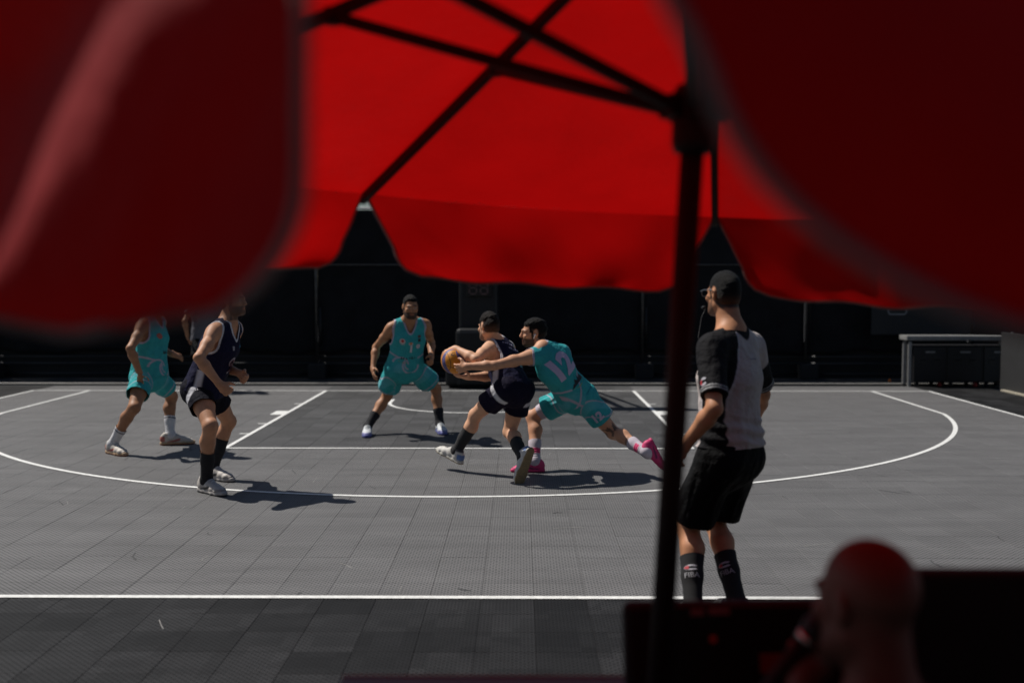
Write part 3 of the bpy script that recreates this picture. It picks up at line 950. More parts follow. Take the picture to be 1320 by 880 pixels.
def hand_prims(wr, tip, thumb_hint, n_hint, s, curl, spread):
    d = unit(tip - wr)
    n = ortho(n_hint, d); sd = np.cross(n, d)
    if sd @ np.asarray(thumb_hint, float) < 0: sd = -sd            # sd points to the thumb side
    pr = []
    kn = wr + d * .088 * s
    pr += [seg_loft((wr, sd, n, .030 * s, .020 * s), (wr + d * .045 * s, sd, n, .039 * s, .017 * s), .012),
           seg_loft((wr + d * .045 * s, sd, n, .039 * s, .017 * s), (kn, sd, n, .041 * s, .013 * s), .01)]
    for off, ln, cv in ((.031, .070, 0), (.0105, .079, .1), (-.0105, .074, .15), (-.031, .058, .25)):
        b = kn + sd * off * s - d * .008 * s
        dd = unit(d + sd * off * spread * 9)
        p = b; ang = 0
        for i, fr in enumerate((.45, .31, .24)):
            ang += (curl + cv * .3) * (.7 if i == 0 else 1.0)
            dir_ = dd * math.cos(ang) + n * math.sin(ang)
            q = p + dir_ * ln * fr * s
            r0 = (.0100, .0090, .0082)[i] * s; r1 = (.0090, .0082, .0070)[i] * s
            pr.append(cone(p, q, r0, r1, .004))
            p = q
    t0 = wr + d * .022 * s + sd * .024 * s + n * .006 * s
    t1 = t0 + unit(d * .6 + sd * (.75 + spread) + n * .35) * .042 * s
    t2 = t1 + unit(d * (.9) + sd * (.25 + spread * .5) + n * (.3 + curl * .5)) * .032 * s
    t3 = t2 + unit(d * .95 + n * (.25 + curl * .6)) * .024 * s
    pr += [cone(t0, t1, .0155 * s, .012 * s, .012), cone(t1, t2, .0115 * s, .0098 * s, .004), cone(t2, t3, .0098 * s, .0075 * s, .003)]
    return pr

def build_person(name, label, J, cfg):
    s = J['_s']
    J = {k: v3(v) for k, v in J.items() if k != '_s'}
    B = Body(); B.J = J; B.s = s
    cat_root = None
    hc = (J['hipL'] + J['hipR']) / 2; sc = (J['shL'] + J['shR']) / 2
    up = unit(sc - hc)
    rh = ortho(J['hipR'] - J['hipL'], up); rs = ortho(J['shR'] - J['shL'], up)
    rs0 = rs
    fh = np.cross(up, rh); fs = np.cross(up, rs)
    B.hc, B.sc, B.up, B.rh, B.rs, B.fh, B.fs = hc, sc, up, rh, rs, fh, fs
    def st(t, a, b, off=0.0):
        tt = min(max(t, 0), 1)
        S = unit(rh * (1 - tt) + rs * tt); Fv = np.cross(up, S)
        return (hc + (sc - hc) * t + Fv * off * s, S, Fv, a * s, b * s)
    fat = cfg.get('fat', 1.0)
    # ---- head frame
    fwd = unit(cfg['fwd'])
    hup = ortho(unit(np.array([0, 0, 1.]) * .75 + up * .25) + v3(cfg.get('tilt', (0, 0, 0))), fwd)
    hr = np.cross(fwd, hup)
    hC = J['head']; B.hC, B.fwd, B.hup, B.hr = hC, fwd, hup, hr
    hs = s * cfg.get('head', .97)
    AX = [hr, fwd, hup]
    def H(x, y, z): return hC + hs * (hr * x + fwd * y + hup * z)
    def HL(P): q = (P - hC) / hs; return q @ hr, q @ fwd, q @ hup
    foot = {}
    for S in 'LR':
        an = J['an' + S]; sd = unit(an - J['kn' + S]); toe_v = J['toe' + S] - an
        if abs(cfg.get('planted' + S, 1)) > 0:
            u = np.array([0, 0, 1.]); d = unit(v3(toe_v[0], toe_v[1], 0))
        else:
            v = unit(toe_v); u0 = ortho(-sd, v); a = math.atan2(.07, .20)
            d = v * math.cos(a) + u0 * math.sin(a); u = ortho(u0, d)
        if ('footdir' + S) in cfg:
            d = unit(cfg['footdir' + S][0]); u = ortho(cfg['footdir' + S][1], d)
        foot[S] = (d, u)
    # ---- body
    pr = []
    pr += loft([st(-.16, .12, .09), st(.02, .162 * fat, .118 * fat, -.005), st(.2, .152 * fat, .112 * fat, .0), st(.45, .138 * fat, .103 * fat, .006),
                st(.72, .162, .117, .008), st(.9, .145, .098, .0), st(1.0, .10, .075, -.005)], .04)
    for S, sg in (('L', -1), ('R', 1)):
        sh, el, wr, hip, kn, an = (J[k + S] for k in ('sh', 'el', 'wr', 'hip', 'kn', 'an'))
        out = unit(sh - sc)
        ua = unit(el - sh); fa = unit(wr - el)
        pr.append(cone(sc + (sh - sc) * .35 + up * .02 * s, sh, .066 * s, .060 * s, .04))
        pr.append(cone(sc + up * .085 * s, sh + up * .022 * s - out * .03 * s, .054 * s, .042 * s, .05))     # trapezius
        pr.append(ell(sh + ua * .035 * s + out * .008 * s, [ortho(out, ua), np.cross(ua, ortho(out, ua)), ua], [.052 * s, .056 * s, .078 * s], .03))
        mid = sh + (el - sh) * .5
        bf = ortho(fa + ua * .01 + np.array([0.002, .001, .003]), ua)
        pr += [cone(sh, mid + bf * .006 * s, .052 * s, .047 * s, .03), cone(mid + bf * .006 * s, el, .047 * s, .037 * s, .03)]
        m2 = el + (wr - el) * .28
        pr += [cone(el, m2, .038 * s, .0425 * s, .02), cone(m2, wr, .0425 * s, .0265 * s, .02)]
        # leg
        td = unit(kn - hip); sd = unit(an - kn)
        toe = foot[S][0]
        ft = ortho(toe + fh * .15 + sd * 0, sd)                                  # forward of the shin
        q = hip + (kn - hip) * .45
        pr += [cone(hip - up * .01 * s, q + ft * .012 * s, .092 * s, .078 * s, .05), cone(q + ft * .012 * s, kn, .078 * s, .056 * s, .03)]
        pr.append(ell(kn + ft * .016 * s, [ft, np.cross(sd, ft), sd], [.045 * s, .047 * s, .058 * s], .025))
        pr.append(ell(hip - fh * .048 * s - up * .01 * s, [rh, fh, up], [.080 * s, .064 * s, .088 * s], .05))
        c1 = kn + (an - kn) * .3 - ft * .018 * s; c2 = kn + (an - kn) * .62 - ft * .006 * s
        pr += [cone(kn, c1, .050 * s, .056 * s, .03), cone(c1, c2, .056 * s, .043 * s, .03), cone(c2, an, .043 * s, .034 * s, .03)]
        pr.append(cone(kn + ft * .008 * s, an, .040 * s, .030 * s, .02))
        pr.append(cone(an, an + foot[S][0] * .08 * s - foot[S][1] * .045 * s, .036 * s, .026 * s, .02))
        hd = cfg['hand' + S]
        pr += hand_prims(wr, J['tip' + S], hd[0], hd[1], s, hd[2], hd[3])
        pr.append(cone(wr - fa * .02 * s, wr + unit(J['tip' + S] - wr) * .02 * s, .027 * s, .027 * s, .015))
    nb = sc + up * .05 * s
    B.nb = nb
    pr.append(cone(sc + up * .02 * s, H(0, -.022, -.045), .066 * s, .057 * s, .04))
    # head
    pr += [ell(H(0, -.012, .036), AX, v3(.077, .098, .086) * hs, .02), ell(H(0, .022, -.025), AX, v3(.066, .078, .088) * hs, .03),
           ell(H(0, .045, -.078), AX, v3(.048, .050, .040) * hs, .035), ell(H(0, .082, -.098), AX, v3(.022, .018, .016) * hs, .02)]
    for sg in (-1, 1):
        pr.append(cone(H(.052 * sg, .0, -.06), H(.03 * sg, .07, -.098), .02 * hs, .018 * hs, .03))
        pr.append(ell(H(.045 * sg, .072, -.022), AX, v3(.024, .02, .02) * hs, .02))
    for sg in (-1, 1):
        p = ell(H(.032 * sg, .106, .006), AX, v3(.019, .019, .013) * hs, .012); p.op = 's'; pr.append(p)
        pr.append(ell(H(.031 * sg, .082, .005), AX, v3(.014, .014, .013) * hs, .003))
        pr.append(cone(H(.012 * sg, .099, .026), H(.05 * sg, .082, .024), .010 * hs, .008 * hs, .012))
        pr.append(ell(H(.076 * sg, -.012, .0), [hr * .94 + fwd * .3 * sg, fwd * .94 - hr * .3 * sg, hup], v3(.011, .021, .033) * hs, .006))
        p = ell(H(.088 * sg, -.006, .004), AX, v3(.006, .010, .017) * hs, .004); p.op = 's'; pr.append(p)
    pr += [cone(H(0, .097, .016), H(0, .117, -.026), .009 * hs, .0125 * hs, .012), ell(H(0, .112, -.030), AX, v3(.018, .012, .010) * hs, .008),
           ell(H(0, .097, -.058), AX, v3(.024, .010, .006) * hs, .008), ell(H(0, .095, -.069), AX, v3(.021, .010, .007) * hs, .006)]
    h = cfg.get('h', .0065)
    V, F = sdf_mesh(pr, h)
    V = relax(V, F, 1, .35)
    # flesh under the clothes is drawn in a little so that it never shows through them
    Nv = vert_normals(V, F); tin = np.zeros(len(V)); lt = cfg['shorts']['len']
    for S in 'LR':
        hip, kn = J['hip' + S], J['kn' + S]; Lt = np.linalg.norm(kn - hip); td = (kn - hip) / Lt
        a_ = (V - hip) @ td
        tin = np.maximum(tin, smooth01(a_, -.16, -.08) * (1 - smooth01(a_, Lt * lt - .10, Lt * lt - .03)) * (seg_d(V, hip, kn) < .22))
    tz_ = ((V - hc) @ up) / np.linalg.norm(sc - hc)
    tin = np.maximum(tin, smooth01(tz_, -.35, -.2) * (1 - smooth01(tz_, .6, .75)) * (seg_d(V, hc, sc) < .20) * (np.min([seg_d(V, J['el' + S], J['wr' + S]) for S in 'LR'] + [seg_d(V, J['sh' + S], J['el' + S]) for S in 'LR'] + [seg_d(V, J['wr' + S], J['tip' + S]) for S in 'LR'], axis=0) > .075))
    V = V - Nv * (.016 * tin)[:, None]
    skin = v3(cfg['skin'])
    C = np.tile(skin, (len(V), 1))
    C *= (1 + .05 * waves(V, 14, 3))[:, None]
    x, y, z = HL(V)
    nearh = (np.abs(x) < .12) & (np.abs(y) < .15) & (np.abs(z) < .16)
    hair = v3(cfg.get('haircol', (.012, .009, .007)))
    if cfg.get('beard', 0):
        w = smooth01(y, .005, .03) * smooth01(-z, .035, .052) * (1 - smooth01(-z, .15, .17))
        side = smooth01(y, -.005, .012) * (1 - smooth01(y, .022, .035)) * smooth01(-z, -.005, .02) * (np.abs(x) > .05)
        lips = np.exp(-(x / .022) ** 2 - ((z + .064) / .011) ** 2) * (y > .07)
        w = np.maximum(w, side) * (1 - .85 * lips) * nearh
        C = mixc(C, w * cfg['beard'], hair)
    lips = np.exp(-(x / .024) ** 4 - ((z + .064) / .010) ** 2) * (y > .07) * nearh
    C = mixc(C, lips * .6, skin * v3(.85, .55, .55))
    if not cfg.get('bald_brow'):
        brow = np.exp(-((np.abs(x) - .031) / .022) ** 4 - ((z - .029) / .0065) ** 2) * (y > .06) * nearh
        C = mixc(C, brow * .9, hair)
    eye = np.exp(-((np.abs(x) - .031) / .013) ** 4 - ((z - .005) / .0065) ** 2) * (y > .075) * nearh
    C = mixc(C, eye, (.5, .48, .45)); iris = np.exp(-((np.abs(x) - .031) / .006) ** 4 - ((z - .005) / .006) ** 4) * (y > .08) * nearh
    C = mixc(C, iris, (.015, .01, .008))
    if cfg.get('shaved', 0):
        zz = z + .25 * np.minimum(y, 0) * 0
        w = smooth01(z, -.045, -.02) * (1 - smooth01(y, .055 - .0, .085)) * nearh * (np.abs(x) < .085)
    hl = cfg.get('hairline', .055); nape = cfg.get('nape', -.055); fade = cfg.get('fringe', .068)
    def hc_fn(P):
        x, y, z = HL(P)
        ax_ = np.abs(x)
        front = z - .012 * np.sin(x * 60) * .3 - (fade + .2 * (ax_ - .05) * (ax_ > .05))            # above the forehead line
        back = np.where(y < -.0, z - nape - np.maximum(0, (y + .045)) * 1.1, -1)
        sb = np.where((y > -.05) & (y < .045), z - (.012 + np.maximum(-y, 0) * .2) + np.where((y > .012) & (y < .03), .03, 0), -1)
        c_ = np.maximum(np.maximum(front, back), sb)
        ear = (np.sqrt(((y + .012) / .026) ** 2 + ((z - .002) / .043) ** 2) - 1) * .03
        return np.where(ax_ > .045, np.minimum(c_, ear), c_) * hs
    if cfg.get('hair'):
        hw = hc_fn(V) + .004 * waves(V - hC, 130, 77, 2)
        C = mixc(C, smooth01(hw, -.010, .006) * nearh * .92, hair)
    if 'paint' in cfg: C = cfg['paint'](B, V, C)
    root = thing(name, label, 'person', (0, 0, 0), cfg.get('group'))
    base = v3((J['anL'] + J['anR']) / 2); base[2] = 0
    root.location = base; B.root = root; B.base = base
    B.loc = lambda P: np.asarray(P) - base
    B.body = link('body', mesh_np('body', V - base, F, True, C), root, M_SKIN)
    B.add = lambda nm, V, F, C, m: link(nm, mesh_np(nm, V - base, F, True, C), root, m)
    # ---- hair
    if cfg.get('hair'):
        t = cfg['hair']                                                   # thickness
        hp = [ell(H(0, -.014, .040), AX, v3(.0755 + t * .35, .099 + t * .7, .086 + t) * hs, .02), ell(H(0, -.035, -.02), AX, v3(.070 + t * .25, .066 + t * .5, .075) * hs, .03)]
        Vh, Fh = sdf_mesh(hp, h * .8)
        Nh = vert_normals(Vh, Fh)
        Vh = Vh + Nh * (waves((Vh - hC), 95 * cfg.get('curl', 1), 11, 3) * cfg.get('tuft', .0045))[:, None]
        Vh = Vh - Nh * ((t * hs * (.16 + .62 * (1 - np.abs(Nh @ hr)))) * (1 - smooth01(hc_fn(Vh), -.002, .030)))[:, None]
        Vh, Fh = cut_open(Vh, Fh, hc_fn, .004)
        xx, yy, zz = HL(Vh)
        Ch = np.tile(hair, (len(Vh), 1)) * (1 + .35 * waves(Vh - hC, 160, 5, 2))[:, None]
        Ch = mixc(Ch, (1 - smooth01(zz, nape, nape + .085)) * (.75 if cfg.get('fadeskin') else .4), skin * .45)
        B.add('hair', Vh, Fh, np.clip(Ch, .002, 1), M_HAIR)
    # ---- socks and shoes
    for S in 'LR':
        kn, an = J['kn' + S], J['an' + S]
        sd = unit(an - kn)
        toe_v = J['toe' + S] - an
        L = np.linalg.norm(an - kn)
        d, u = foot[S]
        w = np.cross(d, u)
        o = an - u * .092 * s
        if abs(cfg.get('planted' + S, 1)) > 0: o[2] = .004
        fsz = s * cfg.get('foot', 1.0)
        def T(x, z, y=0): return o + d * x * fsz + u * z * fsz + w * y * fsz
        sections = [(T(-.062, .050), w, u, .033 * fsz, .046 * fsz), (T(-.02, .058), w, u, .037 * fsz, .055 * fsz), (T(.05, .056), w, u, .041 * fsz, .053 * fsz),
                    (T(.12, .040), w, u, .047 * fsz, .038 * fsz), (T(.175, .033), w, u, .045 * fsz, .029 * fsz), (T(.212, .028), w, u, .034 * fsz, .022 * fsz)]
        sp = loft(sections, .02)
        sp += [cone(T(-.03, .06), T(-.022, .105), .040 * fsz, .043 * fsz, .02), cone(T(-.066, .05), T(-.06, .09), .02 * fsz, .018 * fsz, .03)]
        sp.append(cone(T(.03, .09), T(.085, .075), .018 * fsz, .014 * fsz, .015))
        p = cone(T(-.020, .115), T(-.018, .2), .034 * fsz, .05 * fsz, .004); p.op = 's'; sp.append(p)
        sp.append(plane_cut(T(0, .016), -u))
        hs_ = min(h, .006)
        Vs, Fs = sdf_mesh(sp, hs_)
        q = (Vs - o) / fsz; qx, qz, qy = q @ d, q @ u, q @ w
        sc_ = cfg['shoe']
        Cs = np.tile(v3(sc_['upper']), (len(Vs), 1))
        # lace panel, toe cap, heel counter, side flash
        lace = (np.abs(qy) < .022) * smooth01(qx, .02, .04) * (1 - smooth01(qx, .13, .15)) * (qz > .045)
        bars = .5 + .5 * np.sign(np.sin(qx * 2 * math.pi / .022))
        Cs = mixc(Cs, lace * .8, v3(sc_.get('tongue', sc_['upper'])))
        Cs = mixc(Cs, lace * bars, v3(sc_.get('lace', (.6, .6, .58))))
        Cs = mixc(Cs, (1 - smooth01(qx, -.058, -.046)) * (qz < .085) * (qz > .035), v3(sc_.get('heel', sc_['upper'])))
        Cs = mixc(Cs, smooth01(qx, .165, .185) * (qz < .05), v3(sc_.get('toe', sc_['upper'])))
        fl = np.exp(-((qz - .035 - .25 * (qx - .02)) / .012) ** 4) * (qx > -.03) * (qx < .10) * (np.abs(qy) > .02)
        Cs = mixc(Cs, fl, v3(sc_.get('flash', sc_['upper'])))
        Cs = mixc(Cs, smooth01(qz, .10, .11) * (qx < .02), v3(sc_.get('collar', sc_['upper'])))
        shoe = B.add('shoe', Vs, Fs, np.clip(Cs, 0, 1), M_SHOE)
        # sole
        so = loft([(T(-.066, .012), w, u, .036 * fsz, .04 * fsz), (T(.0, .012), w, u, .039 * fsz, .04 * fsz), (T(.05, .012), w, u, .039 * fsz, .04 * fsz),
                   (T(.13, .012), w, u, .050 * fsz, .04 * fsz), (T(.18, .012), w, u, .047 * fsz, .04 * fsz), (T(.222, .016), w, u, .034 * fsz, .03 * fsz)], .015)
        so += [plane_cut(T(0, .034), u), plane_cut(T(0, 0), -u)]
        Vo, Fo = sdf_mesh(so, hs_)
        q = (Vo - o) / fsz; ox, oz, oy = q @ d, q @ u, q @ w
        Co = np.tile(v3(sc_['sole']), (len(Vo), 1))
        Co = mixc(Co, (oz < .010) * 1.0, v3(sc_.get('outsole', sc_['sole'])))
        tread = .85 + .15 * np.sign(np.sin(ox * 400 + 2 * np.sin(oy * 90)))
        Co = Co * np.where(oz < .004, tread, 1)[:, None]
        sole = link('sole', mesh_np('sole', Vo - base, Fo, True, np.clip(Co, 0, 1)), shoe, M_SHOE)
        # sock
        k = cfg['sock']
        ft = ortho(d + fh * .15, sd)
        e = .0065 * s
        top = an - sd * k['len'] * s
        skp = [cone(an, an + d * .03 * s, .040 * s, .036 * s, .02)]
        c1 = kn + (an - kn) * .3 - ft * .018 * s; c2 = kn + (an - kn) * .62 - ft * .006 * s
        skp += [cone(c1, c2, .056 * s + e, .043 * s + e, .03), cone(c2, an, .043 * s + e, .036 * s + e, .03), cone(kn + ft * .008 * s, an, .040 * s + e, .031 * s + e, .02),
                cone(an, an + d * .06 * s - u * .035 * s, .037 * s + e, .028 * s, .02), cone(an, o + u * .04 * s - d * .03 * s, .036 * s + e, .03 * s, .01)]
        Vk, Fk = sdf_mesh(skp, hs_)
        Vk, Fk = cut_open(Vk, Fk, lambda P: (P - top) @ sd, .004)
        tt = (Vk - top) @ sd
        Nk = vert_normals(Vk, Fk)
        Vk = Vk + Nk * (k.get('ripple', .0018) * np.sin(tt * 2 * math.pi / .022 + waves(Vk, 30, 9)) * smooth01(tt, .05 * s, .12 * s) * (1 - smooth01(tt, k['len'] * s - .035, k['len'] * s)))[:, None]
        Ck = np.tile(v3(k['col']), (len(Vk), 1))
        if 'band' in k: Ck = mixc(Ck, (np.abs(tt - .022) < .006) * 1., v3(k['band']))
        if 'mark' in k:
            lat = (Vk - an) @ np.cross(sd, ft)
            Ck = mixc(Ck, (np.abs(tt - .11) < .025) * (np.abs(lat) > .02) * 1., v3(k['mark']))
        sk = B.add('sock', Vk, Fk, Ck, M_SOCK)
        if S == 'L': B.sockL = sk
        else: B.sockR = sk
    # ---- shirt or jersey
    c = cfg['top']
    e = c.get('loose', .018)
    hem = c.get('hem', -.05)
    tp = loft([st(hem - .2, .170 + e + c.get('flare', .01), .128 + e + c.get('flare', .01)), st(.0, .168 * fat + e, .126 * fat + e), st(.2, .156 * fat + e, .116 * fat + e, .0),
               st(.45, .146 * fat + e, .110 * fat + e, .006), st(.72, .164 + e, .120 + e, .006), st(.9, .148 + e * .6, .100 + e * .6), st(1.0, .105 + e * .4, .080 + e * .4, -.005)], .04)
    sleeve = c.get('sleeve', 0)
    for S in 'LR':
        sh, el = J['sh' + S], J['el' + S]
        out = unit(sh - sc)
        tp.append(cone(sc + up * .075 * s, sh + up * .016 * s - out * .02 * s, .060 * s, .050 * s, .05))
        tp.append(cone(sc + (sh - sc) * .35 + up * .01 * s, sh - out * .02 * s, .074 * s, .066 * s, .04))
        if c.get('cap'):
            ua = unit(el - sh)
            tp.append(ell(sh + ua * .02 * s + out * .004 * s, [ortho(out, ua), np.cross(ua, ortho(out, ua)), ua], [.066 * s, .070 * s, .090 * s], .03))
        if sleeve:
            tp.append(capped(cone(sh, sh + (el - sh) * (sleeve + .3), .071 * s, .068 * s, .03), sh + (el - sh) * sleeve, el - sh))
            tp.append(ell(sh + unit(el - sh) * .03 * s + out * .006 * s, [ortho(out, unit(el - sh)), np.cross(unit(el - sh), ortho(out, unit(el - sh))), unit(el - sh)], [.060 * s, .064 * s, .09 * s], .03))
    hj = c.get('h', max(h, .006))
    V, F = sdf_mesh(tp, hj)
    N = vert_normals(V, F)
    rel = V - hc
    tz = (rel @ up) / np.linalg.norm(sc - hc)
    fold = waves(np.stack([rel @ rs * 1.0, rel @ fs * 1.0, rel @ up * c.get('foldz', .45)], 1), 26, c.get('seed', 1))
    amp = c.get('fold', .006) * 1.35 * (1.15 - .6 * smooth01(tz, .5, .95))
    V = V + N * (fold * amp)[:, None]
    if c.get('rolls'):
        V = V + N * (c['rolls'] * np.sin(rel @ up * 95 + 2.2 * np.sin(rel @ rs * 11) + 1.5 * waves(rel, 14, 4)) * smooth01(tz, -.05, .08) * (1 - smooth01(tz, .3, .45)))[:, None]
    F_hem = lambda P: (P - hc) @ up - hem * np.linalg.norm(sc - hc) - c.get('hemwave', .006) * np.sin((P - hc) @ rh * 22 + (P - hc) @ fh * 17)
    V, F = cut_open(V, F, F_hem, .005)
    vn = c.get('vneck', 1)
    def neck_c(P):
        a = seg_d(P, sc + up * .22 * s + fs * .01 * s, sc + up * .055 * s + fs * .012 * s) - c.get('neckr', .073) * s
        if vn:
            p0 = sc + up * .06 * s + fs * .06 * s; p1 = sc - up * (.015 + .02 * vn) * s + fs * .16 * s
            ab = p1 - p0; t = np.clip(((P - p0) @ ab) / (ab @ ab), 0, 1)
            b = np.linalg.norm(P - p0 - t[:, None] * ab, axis=1) - (c.get('vrad', .062) * (1 - t) + .008 * t) * s
            a = np.minimum(a, b)
        return a
    V, F = cut_open(V, F, neck_c, .006)
    def arm_c(P):
        r = None
        for S in 'LR':
            sh, el = J['sh' + S], J['el' + S]; out = unit(sh - sc)
            if sleeve:
                ua = unit(el - sh); Ls = np.linalg.norm(el - sh)
                t = (P - sh) @ ua
                d_arm = seg_d(P, sh, sh + ua * Ls * 1.3)
                a = np.where((d_arm < .095 * s) & (t > .05), Ls * sleeve - t, 1.0)
            else:
                ax = ortho(up, out)
                a = seg_d(P, sh + out * (.045 + c.get('cap', 0)) * s + ax * .055 * s, sh + out * (.05 + c.get('cap', 0)) * s - ax * .085 * s) - .080 * s
                a = np.where((P - sc) @ out > .04 * s, a, 1.0)
            r = a if r is None else np.minimum(r, a)
        return r
    if not sleeve: V, F = cut_open(V, F, arm_c, .006)
    C = np.tile(v3(c['col']), (len(V), 1))
    rel = V - hc
    B.U = np.linalg.norm(sc - hc)
    B.tc = lambda P: (((P - hc) @ rs) / s, ((P - hc) @ fs) / s, ((P - hc) @ up) / B.U)
    if 'paint' in c: C = c['paint'](B, V, C, neck_c(V), arm_c(V), F_hem(V))
    top = B.add(c.get('name', 'jersey'), V, F, np.clip(C, 0, 1), M_CLOTH)
    sol = top.modifiers.new('thickness', 'SOLIDIFY'); sol.thickness = .004; sol.offset = -1
    B.top = top
    B.bvh = BVHTree.FromPolygons([tuple(p) for p in (V - base)], [tuple(f) for f in F])
    # ---- shorts
    c = cfg['shorts']
    e = c.get('loose', .02)
    sp = loft([st(.3, .145 + e * .3, .108 + e * .3), st(.10, .158 * fat + e * .4, .114 * fat + e * .4), st(-.03, .164 + e * .8, .120 + e * .8), st(-.10, .120 + e, .095 + e)], .03)
    for S, sg in (('L', -1), ('R', 1)):
        hip, kn = J['hip' + S], J['kn' + S]
        q = hip + (kn - hip) * (c['len'] + .18)
        sp.append(cone(hip - up * .01 * s, q + rh * sg * .008 * s, .098 * s + e * .3, (c.get('hemr', .100) + .008) * s, .04))
        sp.append(ell(hip - fh * .048 * s - up * .01 * s, [rh, fh, up], [.090 * s, .082 * s, .102 * s], .05))
    hj = c.get('h', max(h, .006))
    V, F = sdf_mesh(sp, hj)
    N = vert_normals(V, F)
    rel = V - hc
    def leg_of(P):
        dl = seg_d(P, J['hipL'], J['knL']); dr = seg_d(P, J['hipR'], J['knR']); return dl < dr
    isL = leg_of(V)
    td = np.where(isL[:, None], unit(J['knL'] - J['hipL']), unit(J['knR'] - J['hipR']))
    base_h = np.where(isL[:, None], J['hipL'], J['hipR'])
    along = ((V - base_h) * td).sum(1)
    perp = V - base_h - along[:, None] * td
    fold = waves(perp * 1.6 + td * (along * .4)[:, None], 24, c.get('seed', 2))
    V = V + N * (fold * c.get('fold', .008) * (.35 + .65 * smooth01(along, 0, .2)))[:, None]
    wz = c.get('waist', .11)
    def waist_c(P):
        r = wz * B.U - (P - hc) @ up
        for S in 'LR':
            td = unit(J['kn' + S] - J['hip' + S])
            r = np.where((seg_d(P, J['hip' + S], J['kn' + S]) < .15 * s) & ((P - J['hip' + S]) @ td > .09 * s) & (td @ up > -.75), 1.0, r)
        return r
    V, F = cut_open(V, F, waist_c, .005)
    def hemf(P):
        L_ = leg_of(P)
        r = np.zeros(len(P))
        for S, m in (('L', L_), ('R', ~L_)):
            td = unit(J['kn' + S] - J['hip' + S]); Lt = np.linalg.norm(J['kn' + S] - J['hip' + S])
            tilt = c.get('tilt', 0)
            r[m] = (Lt * c['len'] - (P[m] - J['hip' + S]) @ td)
        return r
    V, F = cut_open(V, F, hemf, .005)
    C = np.tile(v3(c['col']), (len(V), 1))
    if 'paint' in c: C = c['paint'](B, V, C, hemf(V), leg_of(V))
    so = B.add('shorts' if c['len'] < .95 else 'trousers', V, F, np.clip(C, 0, 1), M_CLOTH)
    sol = so.modifiers.new('thickness', 'SOLIDIFY'); sol.thickness = .004; sol.offset = -1
    B.shorts = so
    B.sbvh = BVHTree.FromPolygons([tuple(p) for p in (V - base)], [tuple(f) for f in F])
    # under-shorts / compression sleeve
    for S, Lf, col in cfg.get('under', ()):
        hip, kn = J['hip' + S], J['kn' + S]
        u0, u1 = Lf
        sdl = unit(kn - hip); Lt = np.linalg.norm(kn - hip)
        ft = ortho(foot[S][0] + fh * .15, unit(J['an' + S] - kn))
        q = hip + (kn - hip) * .45
        pp = [cone(hip - up * .01 * s, q + ft * .012 * s, .093 * s, .081 * s, .05), cone(q + ft * .012 * s, kn, .081 * s, .060 * s, .03)]
        V, F = sdf_mesh(pp, hj)
        V, F = cut_open(V, F, lambda P: (P - hip) @ sdl - Lt * u0, .005)
        V, F = cut_open(V, F, lambda P: Lt * u1 - (P - hip) @ sdl, .005)
        B.add('compression_shorts', V, F, np.tile(v3(col), (len(V), 1)), M_CLOTH)
    return B

def body_print(B, me, p, n, up_, color, name, off=.004, bvh=None):
    """p, n in world coordinates; right is chosen so the print reads from outside"""
    n = Vector(n).normalized(); u = Vector(up_); u = (u - n * u.dot(n)).normalized()
    r = u.cross(n)
    return flat_print(name, me, Vector(B.loc(p)), r, u, B.top, color, M_PRINT, bvh or B.bvh, off)
